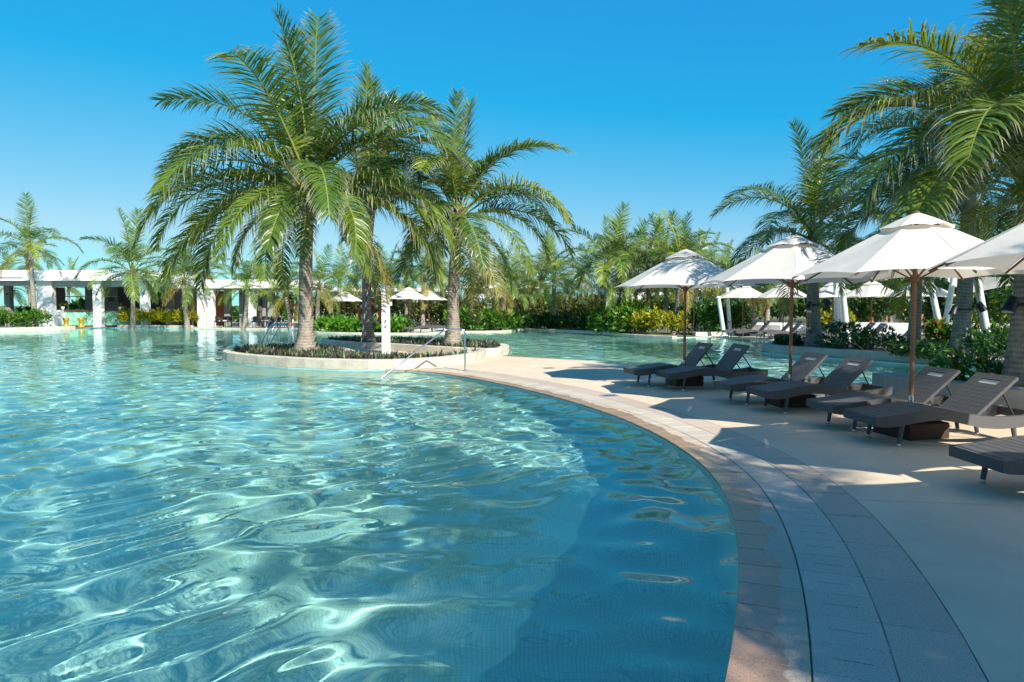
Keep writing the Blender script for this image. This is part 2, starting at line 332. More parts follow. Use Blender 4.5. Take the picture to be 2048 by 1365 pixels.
def mosaic_green():
    m, nn, ll, b = newmat('green_mosaic'); b.inputs['Roughness'].default_value = .25
    tc = nn.new('ShaderNodeTexCoord'); vo = nn.new('ShaderNodeTexVoronoi'); vo.inputs['Scale'].default_value = 9; ll.new(tc.outputs['Object'], vo.inputs['Vector'])
    sp = nn.new('ShaderNodeSeparateColor'); ll.new(vo.outputs['Color'], sp.inputs[0])
    rp = ramp(nn, [(0, (.10, .42, .24)), (.5, (.22, .55, .36)), (.8, (.40, .62, .48)), (1, (.60, .66, .55))]); ll.new(sp.outputs['Red'], rp.inputs[0]); ll.new(rp.outputs[0], b.inputs['Base Color']); return m
M['mosaic'] = mosaic_green()

# ------------------------------------------------------------------ pool outline, ground, walls, floor
edge_px = [(845,742),(950,757),(1080,785),(1200,820),(1290,855),(1380,905),(1430,950),(1465,1010),(1478,1090),(1480,1170),(1475,1260),(1460,1365)]
edge = [G(*p) for p in edge_px]; edge = [Vector((p.x, p.y)) for p in edge][::-1]       # from the camera towards the island
cc = Vector((-10.7, 7.4)); rad = 12.57
pre = [cc + rad*Vector((math.cos(R(a)), math.sin(R(a)))) for a in (-78, -66, -54, -44, -34)]
arc_ctrl = pre + edge[1:] + [Vector((-3.2, 17.15))]
arc = resample(arc_ctrl, .15)
for _ in range(1):                          # smooth the traced edge
    a_ = [p.copy() for p in arc]
    for i in range(len(arc)):
        k_ = min(7, i, len(arc)-1-i); arc[i] = sum((a_[j] for j in range(i-k_, i+k_+1)), Vector((0, 0)))/(2*k_+1)
arc = resample(arc[::6]+[arc[-1]], .30)
island_w = [Vector(p) for p in ((-4.4,17.28),(-5.9,17.9),(-7.4,18.9),(-8.65,20.2),(-9.12,21.6),(-9.4,24),(-9.1,27),(-7.6,29.4),(-4.2,28.9),(-1.4,27.2),(0.0,24.6),(-.1,22.4))]
back = [Vector(p) for p in ((3.05,19.3),(3.75,17.8),(6.15,13.6),(6.75,12.95),(8.6,12.2),(10.6,11.4),(24,6.5))]
right_bank = [Vector(p) for p in ((26,9),(15.5,13.2),(12.33,16.84),(10.76,19.9),(9.1,22.6),(8.75,24.0),(9.3,25.1),(11.2,27.2))]
far_sh = [Vector(p) for p in ((12.1,30.2),(12.2,33.5),(10.4,35.6),(8.4,34.7),(6.6,37.2),(5.3,41.4),(1.2,46.3),(0.2,46.2),(-.6,42.4),(-3.2,41.6),(-5.8,38.9),(-11.6,40.6),(-14.6,45.8),(-22.1,48.1),(-29.0,50.2),(-29.9,49.6),(-30.0,45.2),(-31.95,42.6),(-36,41.5),(-48,38),(-52,20),(-40,2),(-22,-6))]
outline = [Vector((p.x, p.y)) for p in arc] + island_w + back + right_bank + far_sh
ZW = -.05; ZF = -1.5
big = [Vector((-1500,-600)),Vector((1500,-600)),Vector((1500,2500)),Vector((-1500,2500))]
def poly_with_hole(name, outer, hole, z, m):
    o3 = [Vector((p.x,p.y,0)) for p in outer]; h3 = [Vector((p.x,p.y,0)) for p in hole]
    tr = tessellate_polygon([o3, h3]); v = [(p.x,p.y,z) for p in o3+h3]; f = []
    for t in tr:
        a, b, c = (Vector(v[i]) for i in t); f.append(tuple(t) if (b-a).cross(c-a).z > 0 else tuple(t)[::-1])
    return MB().add(v, f).build(name, m)
tag(poly_with_hole('ground', big, outline, -.012, M['ground']), kind='structure')
mb = MB(); K = len(outline)
vv = [(p.x,p.y,-.013) for p in outline] + [(p.x,p.y,ZF-.05) for p in outline]
mb.add(vv, [(i,(i+1) % K,(i+1) % K+K,i+K) for i in range(K)])
pw = mb.build('pool_wall', M['poolwall']); tag(pw, kind='structure'); pw.cycles.is_caustics_receiver = True
pf = MB().add([(-60,-12,ZF),(34,-12,ZF),(34,56,ZF),(-60,56,ZF)], [(0,1,2,3)]).build('pool_floor', M['floor']); tag(pf, kind='structure'); pf.cycles.is_caustics_receiver = True
# shallow ledge round the island, and the steps below the handrail
led = offset([Vector((p.x, p.y)) for p in arc[-14:]] + island_w[:6], -1.3)
inner = offset([Vector((p.x, p.y)) for p in arc[-14:]] + island_w[:6], .15)
lo = MB().prism([tuple(p) for p in led] + [tuple(p) for p in inner[::-1]], ZF, -.42).build('pool_ledge', M['ledge']); tag(lo, kind='structure'); lo.cycles.is_caustics_receiver = True

# ------------------------------------------------------------------ water surface (real waves; the sun is refracted through them)
def inside(px, py, poly):
    r = np.zeros(px.shape, bool); j = len(poly)-1
    for i in range(len(poly)):
        xi, yi = poly[i]; xj, yj = poly[j]
        c = ((yi > py) != (yj > py)) & (px < (xj-xi)*(py-yi)/((yj-yi) or 1e-9)+xi); r ^= c; j = i
    return r
def make_water():
    rng = np.random.default_rng(11); st = .005
    rs = np.exp(np.arange(math.log(.35), math.log(70), st)); th = np.concatenate([np.arange(R(8), R(40), .02), np.arange(R(40), R(140), st), np.arange(R(140), R(218), .02)])
    r, t = np.meshgrid(rs, th, indexing='ij'); X = r*np.cos(t); Y = r*np.sin(t); Z = np.zeros_like(X); cell = r*st
    mask = inside(X, Y, [(p.x, p.y) for p in outline])
    # broad gentle swell bends the crests of the shorter ripples, so that they do not run straight
    wx = X + .25*np.sin(X*.9+Y*.5+1)+.18*np.sin(Y*1.3-X*.4); wy = Y + .22*np.sin(X*.8-.3*Y)+.15*np.sin(X*1.7+Y*1.1+2)
    calm = np.clip((r-4.5)/9, 0, 1); calm = calm*calm*(3-2*calm)
    for i in range(84):
        if i < 44: lam = .36*(1.0/.36)**rng.random(); a = rng.normal(R(101), .75); s = .0140*rng.uniform(.6, 1.4); g_ = 1
        else: lam = .10*(.40/.10)**rng.random(); a = rng.normal(R(100), .9); s = .0135*rng.uniform(.6, 1.4); g_ = .05+.62*calm
        k = 2*math.pi/lam; s = s*g_
        Z += s/k*np.sin(k*(wx*math.cos(a)+wy*math.sin(a))+rng.random()*6.28)*np.clip((lam/cell-2.2)/2, 0, 1)
    nr, nt = X.shape; idx = np.arange(nr*nt).reshape(nr, nt)
    f = np.stack([idx[:-1,:-1], idx[1:,:-1], idx[1:,1:], idx[:-1,1:]], -1).reshape(-1, 4)
    keep = mask.ravel()[f].any(1); f = f[keep]; used = np.unique(f); rem = np.zeros(nr*nt, np.int64); rem[used] = np.arange(len(used)); f = rem[f]
    v = np.stack([X.ravel(), Y.ravel(), Z.ravel()+ZW], -1)[used]
    return np_mesh('pool_water', v, f, True)
wo = link('pool_water', make_water(), M['water']); tag(wo, kind='structure'); wo.cycles.is_caustics_caster = True

# ------------------------------------------------------------------ coping: three bands of stone tiles with slots between
root = thing('pool_coping', None, None); root['kind'] = 'structure'
b_out = offset(arc, 1.0565)
bed = MB().prism([tuple(p) for p in offset(arc, .004)] + [tuple(p) for p in b_out[::-1]], -.30, -.024).build('joint_bed', M['grout'], root)
def tile_mesh(name, r0, r1, ang, slit=False, wet=False):
    g = .0022
    xs = [r0, r1]; v = []; f = []; b = .005
    def pt(r, a, z): return (r*math.cos(a)-rad, r*math.sin(a), z)
    a0, a1 = -ang/2+g/r0, ang/2-g/r0
    ring = lambda d, z: [pt(r0+d, a0+d/r0, z), pt(r1-d, a0+d/r0, z), pt(r1-d, a1-d/r0, z), pt(r0+d, a1-d/r0, z)]
    v = ring(0, -.026)+ring(0, -b)+ring(b, 0)
    f = [(0,1,5,4),(1,2,6,5),(2,3,7,6),(3,0,4,7),(4,5,9,8),(5,6,10,9),(6,7,11,10),(7,4,8,11)]
    if slit:
        q = .25*(r1-r0); sa = .004/r0
        v += [pt(r0+q, -sa+a0*.0, 0), pt(r1-q, -sa, 0), pt(r1-q, sa, 0), pt(r0+q, sa, 0)] + [pt(r0+q, -sa, -.02), pt(r1-q, -sa, -.02), pt(r1-q, sa, -.02), pt(r0+q, sa, -.02)]
        f += [(8,9,13,12),(9,10,14,13),(10,11,15,14),(11,8,12,15),(12,13,17,16),(13,14,18,17),(14,15,19,18),(15,12,16,19)]
    else: f.append((8,9,10,11))
    col = [((math.hypot(p[0]+rad, p[1])-r0)/(r1-r0), 0, 0) for p in v]
    me = bpy.data.meshes.new(name); me.from_pydata(v, [], f); me.update()
    a = me.color_attributes.new('Col', 'FLOAT_COLOR', 'POINT'); a.data.foreach_set('color', [x for c in col for x in (*c, 1)])
    return me
seg = (arc[1]-arc[0]).length
tm1 = tile_mesh('coping_tile', rad, rad+.347, seg/rad, wet=True); tm1.materials.append(M['cop1'])
tm2 = tile_mesh('drain_tile', rad+.356, rad+.70, seg/rad, slit=True); tm2.materials.append(M['cop2'])
tm3 = tile_mesh('border_tile', rad+.705, rad+1.056, 2*seg/rad); tm3.materials.append(M['cop3'])
rg = random.Random(5); cnt = 0
for i in range(len(arc)-1):
    if i < 26: continue                      # behind the camera: bed only
    mid = (arc[i]+arc[i+1])/2; t = (arc[i+1]-arc[i]).normalized(); a = math.atan2(-t.x, t.y)
    for nm, me in (('coping_tile', tm1), ('drain_tile', tm2)):
        link(nm, me, None, root, loc=(mid.x, mid.y, rg.uniform(-.002, .001)), rot=(0, 0, a+rg.uniform(-.002, .002)))
    if i % 2 == 0 and i+2 < len(arc):
        m2 = arc[i+1]; t = (arc[i+2]-arc[i]).normalized()
        link('border_tile', tm3, None, root, loc=(m2.x, m2.y, rg.uniform(-.002, .001)), rot=(0, 0, math.atan2(-t.x, t.y)))
# behind the camera the bands go on as plain stone
MB().prism([tuple(p) for p in arc[:27]] + [tuple(p) for p in offset(arc, 1.05)[:27][::-1]], -.3, -.001).build('border_stone', M['cop3'], root)

# ------------------------------------------------------------------ deck slabs
deck_poly = [tuple(p) for p in offset(arc, 1.0575)[:-3]] + [(-2.6,17.6),(-1.2,18.8),(-.4,21.9)] + [(p.x, p.y) for p in back[:3]] + [(6.6,12.95),(6.9,11.9),(7.6,10),(8.6,7.2),(9.4,2),(9.6,-8),(2,-12)]
droot = thing('pool_deck', None, None); droot['kind'] = 'structure'
MB().prism(deck_poly, -.5, -.03).build('joint_bed', M['grout'], droot)
edge_in = [tuple(p) for p in offset(arc, .06)]
angs = [R(a) for a in (-75, -48, -27, -7.5, 4.5, 16.5, 28.5, 39, 47, 60)]
for a0, a1 in zip(angs, angs[1:]):
    bm = bmesh.new(); vs_ = [bm.verts.new((x, y, 0)) for x, y in deck_poly]; fc = bm.faces.new(vs_)
    bmesh.ops.triangulate(bm, faces=[fc])
    for a, sgn in ((a0, 1), (a1, -1)):
        nrm = Vector((-math.sin(a), math.cos(a), 0))*sgn; co = Vector((cc.x, cc.y, 0))+nrm*.005
        bmesh.ops.bisect_plane(bm, geom=bm.verts[:]+bm.edges[:]+bm.faces[:], plane_co=co, plane_no=nrm, clear_inner=True)
    if len(bm.faces) == 0: bm.free(); continue
    bmesh.ops.dissolve_limit(bm, angle_limit=.001, verts=bm.verts[:], edges=bm.edges[:])
    r_ = bmesh.ops.extrude_face_region(bm, geom=bm.faces[:])
    for v in r_['geom']:
        if isinstance(v, bmesh.types.BMVert): v.co.z -= .05
    bmesh.ops.recalc_face_normals(bm, faces=bm.faces[:])
    me = bpy.data.meshes.new('deck_slab'); bm.to_mesh(me); bm.free(); link('deck_slab', me, M['deck'], droot)
# little floor drains
for px, py in ((1098, 737), (1220, 792)):
    p = G(px, py); t = thing('floor_drain', 'small dark floor drain in the sunlit deck ' + ('nearer the island' if px < 1150 else 'close to the pool edge'), 'drain', (p.x, p.y, .001), .3)
    MB().box(-.15,.15,-.15,.15,-.004,.004).build('drain_cover', M['greymetal'], t)
    for k in range(4): MB().box(-.12,.12,-.11+k*.06,-.09+k*.06,.004,.007).build('drain_slot', M['black'], t)

# ------------------------------------------------------------------ stone kerbs of planters: each block an object
def kerb(root, pts, closed, w_, z0, z1, m, step=.62):
    pts = [Vector(p) for p in pts]; q = resample(pts + ([pts[0]] if closed else []), step); inn = offset(q, -w_ if not closed else -w_)
    for i in range(len(q)-1):
        a, b, c, d = q[i], q[i+1], inn[i+1], inn[i]; t = (b-a).normalized()*.0025; b_ = .012
        nx = (d-a).normalized()*b_; a1, b1, c1, d1 = a+t, b-t, c-t, d+t; zz = z1
        mb = MB(); base = [a1, b1, c1, d1]; tt = (b-a).normalized()*b_
        top = [a1+nx+tt, b1+nx-tt, c1-nx-tt, d1-nx+tt]
        v = [(p.x,p.y,z0) for p in base] + [(p.x,p.y,zz-b_) for p in base] + [(p.x,p.y,zz) for p in top]
        f = [(0,1,5,4),(1,2,6,5),(2,3,7,6),(3,0,4,7),(4,5,9,8),(5,6,10,9),(6,7,11,10),(7,4,8,11),(8,9,10,11)]
        bm = bmesh.new(); vs2 = [bm.verts.new(x) for x in v]; [bm.faces.new([vs2[k] for k in ff]) for ff in f]; bmesh.ops.recalc_face_normals(bm, faces=bm.faces[:])
        # open-bottom block: make normals point outward
        me = bpy.data.meshes.new('kerb_block'); bm.to_mesh(me); bm.free(); link('kerb_block', me, m, root)
    return q, inn

# ------------------------------------------------------------------ foliage
def leaf_cloud(name, pos, nrm, size, rng, tone, aspect=2.4, curl=.25):
    # bent leaves (2 quads each) at the given points
    n_ = len(pos); d = rng.normal(size=(n_, 3)); d += nrm*1.3; d[:, 2] += .25
    d /= np.linalg.norm(d, axis=1, keepdims=True)
    s = np.cross(d, rng.normal(size=(n_, 3))); s /= np.linalg.norm(s, axis=1, keepdims=True); u = np.cross(s, d)
    sz = size*rng.uniform(.6, 1.3, (n_, 1)); hw = sz/aspect*.5
    p0 = pos; p1 = pos+d*sz*.5; p2 = pos+d*sz-u*sz*curl
    V = np.stack([p0-s*hw*.25, p0+s*hw*.25, p1+s*hw, p1-s*hw, p2+s*hw*.12, p2-s*hw*.12], 1).reshape(-1, 3)
    b = np.arange(n_)[:, None]*6; Fq = np.concatenate([b+np.array([0,1,2,3]), b+np.array([3,2,4,5])], 0)
    t = np.repeat(tone[:, None], 6, 1).ravel(); r_ = np.tile([0,0,.5,.5,1,1], n_)
    return np_mesh(name, V, Fq, False, np.stack([r_, t, np.zeros_like(t)], -1))
def stems_mesh(name, pts, h, rng, spread=.15, rad_=.012):
    mb = MB()
    for p in pts:
        k = rng.uniform(.75, 1.1)*h; q = (p[0]+rng.normal()*spread, p[1]+rng.normal()*spread, p[2]+k)
        mb.tube([p, ((p[0]+q[0])/2+rng.normal()*.03, (p[1]+q[1])/2, p[2]+k*.5), q], [rad_, rad_*.8, rad_*.5], 4, False)
    return mb.mesh(name)
def hedge(name, label, cat, path, width, z0, h, m, n_, leaf, seed, bare=.25, stems=True, group=None, tonepow=1.0):
    rng = np.random.default_rng(seed); pts = resample([Vector(p) for p in path], .25); L = len(pts)
    c = thing(name, label, cat, (pts[L//2].x, pts[L//2].y, z0), 0, group); o = np.array([pts[L//2].x, pts[L//2].y, z0])
    i = rng.uniform(0, L-1.001, n_); ii = i.astype(int); fr = i-ii; A = np.array([(p.x, p.y) for p in pts])
    base = A[ii]*(1-fr[:, None])+A[ii+1]*fr[:, None]; tg = A[ii+1]-A[ii]; tg /= np.linalg.norm(tg, axis=1, keepdims=True); nr = np.stack([tg[:, 1], -tg[:, 0]], 1)
    ph = rng.uniform(0, 6, 6); hh = h*(1+.10*np.sin(i*.9+ph[0])+.09*np.sin(i*2.3+ph[1])+.07*np.sin(i*4.1+ph[2])); ww = width/2*(1+.14*np.sin(i*1.3+ph[3])+.1*np.sin(i*3.7+ph[4]))
    a = rng.uniform(0, math.pi, n_); rr = 1-.45*rng.random(n_)**2
    off = np.cos(a)*ww*rr; z = hh*(bare+(1-bare)*(np.sin(a)**.6)*rr*rng.uniform(.45, 1, n_)**.5)
    pos = np.c_[base+nr*off[:, None], np.full(n_, z0)+z]; nm = np.c_[nr*np.cos(a)[:, None], np.sin(a)]
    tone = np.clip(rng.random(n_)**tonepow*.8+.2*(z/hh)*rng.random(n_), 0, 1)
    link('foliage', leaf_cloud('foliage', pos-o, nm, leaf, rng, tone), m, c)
    if stems:
        k = max(6, int(L*1.2)); j = rng.uniform(0, L-1.001, k).astype(int)
        sp = [(A[q][0]+rng.normal()*width*.2-o[0], A[q][1]+rng.normal()*width*.2-o[1], 0) for q in j]
        link('stems', stems_mesh('stems', sp, h*.8, rng, .1), M['stem'], c)
    return c
def shrub(name, label, loc, rx, h, m, n_, leaf, seed, group=None, cat='shrub'):
    rng = np.random.default_rng(seed); c = thing(name, label, cat, loc, 0, group)
    k = max(5, int(rx*7)); cx = rng.normal(size=(k, 3))*np.array([rx*.42, rx*.42, h*.17])+np.array([0, 0, h*.58]); cr = rng.uniform(.22, .42, k)*min(rx, h)
    ci = rng.integers(0, k, n_); d = rng.normal(size=(n_, 3)); d /= np.linalg.norm(d, axis=1, keepdims=True)
    pos = cx[ci]+d*cr[ci][:, None]*(1-.4*rng.random((n_, 1))); pos[:, 2] = np.maximum(pos[:, 2], .04)
    link('foliage', leaf_cloud('foliage', pos, d, leaf, rng, rng.random(n_)), m, c)
    link('stems', stems_mesh('stems', [(rng.normal()*.06, rng.normal()*.06, 0) for _ in range(6)], h*.65, rng, rx*.3, .014), M['stem'], c)
    return c

# ------------------------------------------------------------------ palms
def frond_mesh(name, e0, e1, droop, seed, L=5.0, npair=100, lmax=1.32, sway=0, hwid=.0215, lm=None):
    rg = np.random.default_rng(seed); m = 26; S = np.linspace(0, 1, m); e = R(e0)-(R(e0)-R(e1))*S**1.12
    xs = np.concatenate([[0], np.cumsum(np.cos((e[1:]+e[:-1])/2))])*L/(m-1); zs = np.concatenate([[0], np.cumsum(np.sin((e[1:]+e[:-1])/2))])*L/(m-1)
    ys = sway*S**2
    V = []; Fs = []; Cc = []; mi = []
    # rachis: a tapering three-sided keel
    for i in range(m):
        N = np.array([-math.sin(e[i]), 0, math.cos(e[i])]); c = np.array([xs[i], ys[i], zs[i]]); r_ = .045*(1-S[i])**.8+.005
        if S[i] < .06: r_ *= 1.6
        for a in (0, 2.1, 4.2):
            V.append(c+N*(math.cos(a)*r_*-.8)+np.array([0, 1, 0])*math.sin(a)*r_); Cc.append((0, .5, S[i]))
    for i in range(m-1):
        for k in range(3): Fs.append((i*3+k, i*3+(k+1) % 3, i*3+3+(k+1) % 3, i*3+3+k)); mi.append(1)
    for q in range(npair):
        for sd in (-1, 1):
            if rg.random() < .035: continue
            s = .15+.845*((q+.5*(sd > 0)+rg.uniform(-.2, .2))/npair); s = min(max(s, .12), .998)
            j = min(int(s*(m-1)), m-2); t = s*(m-1)-j; ee = e[j]*(1-t)+e[j+1]*t
            p = np.array([xs[j]*(1-t)+xs[j+1]*t, ys[j]*(1-t)+ys[j+1]*t, zs[j]*(1-t)+zs[j+1]*t])
            T = np.array([math.cos(ee), 0, math.sin(ee)]); N = np.array([-math.sin(ee), 0, math.cos(ee)]); Sd = np.array([0, sd, 0])
            an = R(80-38*s)+rg.normal()*.10; up = .45*(1-.6*s)+rg.normal()*.12
            d = T*math.cos(an)+Sd*math.sin(an)*math.cos(up)+N*math.sin(an)*math.sin(up)
            ln = lmax*(np.interp(s, [.1, .25, .45, .7, .9, 1], [.55, .92, 1, .86, .55, .34]))*rg.uniform(.86, 1.08)
            if rg.random() < .05: ln *= rg.uniform(.4, .8)
            dr = droop*rg.uniform(.6, 1.35)*(.4+.6*ln/lmax)
            wv = T-d*T.dot(d); wv /= np.linalg.norm(wv)+1e-6; tw = rg.normal()*.35; bn = np.cross(d, wv); wv = wv*math.cos(tw)+bn*math.sin(tw)
            tone = min(1, max(0, rg.normal(.45, .18))); b = len(V); hw = hwid*rg.uniform(.85, 1.15)
            for k in range(4):
                ww = (.55, 1, .82, .45)[k]*hw
                V += [p-wv*ww, p+wv*ww]; Cc += [(k/4, tone, s)]*2
                p = p+d*ln/4; d = d+np.array([0, 0, -dr*(.35+.28*k)]); d /= np.linalg.norm(d)
            V.append(p); Cc.append((1, tone, s))
            for k in range(3): Fs.append((b+2*k, b+2*k+1, b+2*k+3, b+2*k+2)); mi.append(0)
            Fs.append((b+6, b+7, b+8)); mi.append(0)
    me = bpy.data.meshes.new(name); me.from_pydata([tuple(v) for v in V], [], Fs); me.polygons.foreach_set('material_index', mi)
    me.materials.append(lm or M['frond']); me.materials.append(M['rachis'])
    a = me.color_attributes.new('Col', 'FLOAT_COLOR', 'POINT'); a.data.foreach_set('color', np.c_[np.array(Cc), np.ones(len(Cc))].astype(np.float32).ravel())
    me.update(); return me
SPEC = [(88, 66, .18), (78, -18, .40), (64, -50, .60), (48, -66, .78), (28, -76, .9), (6, -82, 1.0), (-18, -86, 1.05)]
FR = [[frond_mesh('frond', a, b, d, 10*i+k, sway=(-.35, .4, .1)[k]) for k in range(3)] for i, (a, b, d) in enumerate(SPEC)]
FRL = [[frond_mesh('frond', a, b, d, 200+10*i+k, npair=56, lmax=1.4, hwid=.030, lm=M['frond_light'], sway=(-.3, .35)[k]) for k in range(2)] for i, (a, b, d) in enumerate(SPEC)]
DEAD = [frond_mesh('frond', a, b, d, 400+k, npair=70, lm=M['deadfrond']) for k, (a, b, d) in enumerate(((2, -84, 1.1), (-20, -87, 1.2), (-40, -88, 1.2)))]
def trunk_mesh(base, top, r0, r1, flare, seed, ns=18, ring=.085):
    rg = np.random.default_rng(seed); h = (top-base).length; m = max(20, int(h/ring*2.0)); V = []; Cc = []; side = rg.normal(size=2)*.10
    for i in range(m+1):
        t = i/m; hh = t*h; c = np.array(base)*(1-t)+np.array(top)*t; bow = math.sin(math.pi*t)*h*.02
        c = c+np.array([side[0]*bow*8, side[1]*bow*8, 0]); r_ = r1+(r0-r1)*(1-t)**1.2+flare*math.exp(-hh/.38)
        saw = (hh/ring) % 1; groove = saw < .28; r_ *= 1+(-.025 if groove else .012*(1-saw))
        wob = rg.normal()*.006
        for k in range(ns):
            q = 2*math.pi*k/ns; jj = 1+.03*math.sin(3*q+i*.05)+wob*.5+(rg.normal()*.008)
            V.append((c[0]+math.cos(q)*r_*jj, c[1]+math.sin(q)*r_*jj, c[2]+.012*math.sin(q*2+1))); Cc.append((.75*rg.uniform(.4, 1) if groove else rg.uniform(0, .18), 0, 0))
    f = [(i*ns+k, i*ns+(k+1) % ns, (i+1)*ns+(k+1) % ns, (i+1)*ns+k) for i in range(m) for k in range(ns)]
    return np_mesh('trunk', V, f, True, Cc)
coco = MB().lathe([(0,-.13),(.06,-.12),(.105,-.05),(.11,.02),(.08,.09),(.03,.125),(0,.13)], 10).mesh('coconut')
heart = MB().lathe([(.16,-.45),(.21,-.2),(.23,0),(.17,.25),(.09,.55),(.03,.8),(0,.85)], 12).mesh('crown_heart')
def palm(label, base, top, L=4.6, nf=24, seed=0, r0=.19, r1=.135, flare=.16, lod=0, nuts=0, group=None, extra=(), name='coconut_palm', lowest=6, az0=None):
    rg = random.Random(seed); base = Vector(base); top = Vector(top); c = thing(name, label, 'palm tree', base, 0, group)
    link('trunk', trunk_mesh(Vector((0, 0, -.06)), top-base, r0, r1, flare, seed, 18 if lod == 0 else 10, .085 if lod == 0 else .16), M['trunk'], c)
    T = top-base; k = L/5.0
    link('crown_heart', heart, M['fibre'], c, loc=T, scale=max(.6, k))
    pool_ = FR if lod == 0 else FRL; a0 = rg.uniform(0, 6.28) if az0 is None else az0
    for i in range(nf):
        f = i/(nf-1); v = min(lowest, int(f**.85*6.99*(lowest+1)/7)); az = a0+i*2.39996+rg.uniform(-.22, .22); s = k*rg.uniform(.88, 1.08)*(.92, 1, 1, .97, .9, .78, .68)[v]
        rr = .05+.11*f
        o = link('frond', rg.choice(DEAD) if (v >= 5 and rg.random() < .33) else rg.choice(pool_[v]), None, c, loc=T+Vector((math.cos(az)*rr, math.sin(az)*rr, .35*k-.5*k*f)), rot=(rg.uniform(-.28, .28), rg.uniform(-.10, .10), az), scale=s)
    for (v, azd, s) in extra:
        az = R(azd); link('frond', rg.choice(pool_[v]), None, c, loc=T+Vector((math.cos(az)*.14, math.sin(az)*.14, 0)), rot=(rg.uniform(-.2, .2), 0, az), scale=k*s)
    for i in range(nuts):
        az = rg.uniform(0, 6.28); link('coconut', coco, M['coconut'], c, loc=T+Vector((math.cos(az)*.3, math.sin(az)*.3, -.35-rg.uniform(0, .25))), rot=(rg.uniform(-.6, .6), rg.uniform(-.6, .6), 0))
    return c
def palm_px(label, px, Y, tpx, tpy, z0=0, **k):
    return palm(label, (AX(px, Y), Y, z0), (AX(tpx, Y), Y+k.pop('dy', 0), AZ(tpy, Y)), **k)

# ------------------------------------------------------------------ the island: two planters, palms, shower, rails
ipave = [tuple(p) for p in ((-2.4,17.0),(-3.3,17.2),(-5.9,17.95),(-8.6,20.25),(-9.05,21.6),(-9.33,24),(-9.03,27),(-7.55,29.3),(-4.2,28.8),(-1.45,27.1),(-.08,24.6),(-.15,22.4),(-.42,21.9),(-1.2,18.8))]
tag(MB().prism(ipave[::1], -.5, -.006).build('island_paving', M['deck']), kind='structure')
front_out = [(-9.06,21.6),(-8.58,20.25),(-7.38,19.0),(-5.9,17.98),(-4.4,17.36),(-3.2,17.22),(-2.2,17.75),(-1.4,18.8),(-.95,19.95),(-.85,20.9),(-1.15,21.2),(-1.45,20.6),(-1.9,19.8),(-2.6,19.0),(-3.5,19.0),(-4.5,19.9),(-5.0,21.4),(-6.0,22.7),(-7.6,23.1),(-8.7,22.7)]
t = thing('stone_planter', 'long pale stone island planter in the pool with purple ground cover and the tallest palm', 'planter', (0, 0, 0))
qf, qin = kerb(t, front_out, True, .30, -.6, .24, M['stone'])
MB().prism([tuple(p) for p in offset(qf[:-1], -.15)], -.3, .17).build('soil', M['soil'], t)
rear_out = [(-.35,22.0),(-.1,23.2),(-.35,24.8),(-1.6,26.6),(-4.2,28.2),(-7.2,28.9),(-7.9,28.2),(-7.3,27.0),(-6.0,25.6),(-4.25,24.4),(-2.6,22.9),(-1.3,21.95),(-.7,21.7)]
t = thing('stone_planter', 'rear pale stone island planter with two palms behind the shower post', 'planter', (0, 0, 0))
qr, _ = kerb(t, rear_out, True, .30, -.3, .24, M['stone'])
MB().prism([tuple(p) for p in offset(qr[:-1], -.15)], -.3, .17).build('soil', M['soil'], t)
def rosettes(name, label, poly, n_, seed, z, blade=.2):
    rng = np.random.default_rng(seed); xs = [p[0] for p in poly]; ys = [p[1] for p in poly]; P_ = []
    c = rng.uniform((min(xs), min(ys)), (max(xs), max(ys)), (n_*4, 2)); c = c[inside(c[:, 0], c[:, 1], poly)][:n_]
    k = 11; N = len(c)*k; az = rng.uniform(0, 6.28, N); el = rng.uniform(.35, 1.35, N); d = np.stack([np.cos(az)*np.cos(el), np.sin(az)*np.cos(el), np.sin(el)], -1)
    pos = np.repeat(np.c_[c, np.full(len(c), z)], k, 0)+d*.02; s = np.stack([-np.sin(az), np.cos(az), 0*az], -1); ln = blade*rng.uniform(.6, 1.3, (N, 1))*np.repeat(rng.uniform(.75, 1.3, (len(c), 1)), k, 0)
    V = np.stack([pos-s*.012, pos+s*.012, pos+d*ln*.5+s*.018, pos+d*ln*.5-s*.018, pos+d*ln+s*.002-[0, 0, .03], pos+d*ln-s*.002-[0, 0, .03]], 1).reshape(-1, 3)
    b = np.arange(N)[:, None]*6; Fq = np.concatenate([b+np.array([0,1,2,3]), b+np.array([3,2,4,5])], 0); tone = np.clip(rng.random(N)*.75+.25*np.repeat(rng.random(len(c)), k), 0, 1)
    o = link(name, np_mesh(name, V, Fq, False, np.stack([np.tile([0,0,.5,.5,1,1], N), np.repeat(tone, 6), np.zeros(N*6)], -1)), M['purple']); tag(o, label, 'ground cover', kind='stuff'); return o
rosettes('ground_cover', 'purple and green spiky ground cover in the front island planter', [tuple(p) for p in offset(qf[:-1], -.34)], 900, 1, .16)
rosettes('ground_cover', 'darker purple ground cover in the rear island planter', [tuple(p) for p in offset(qr[:-1], -.34)], 900, 2, .16)

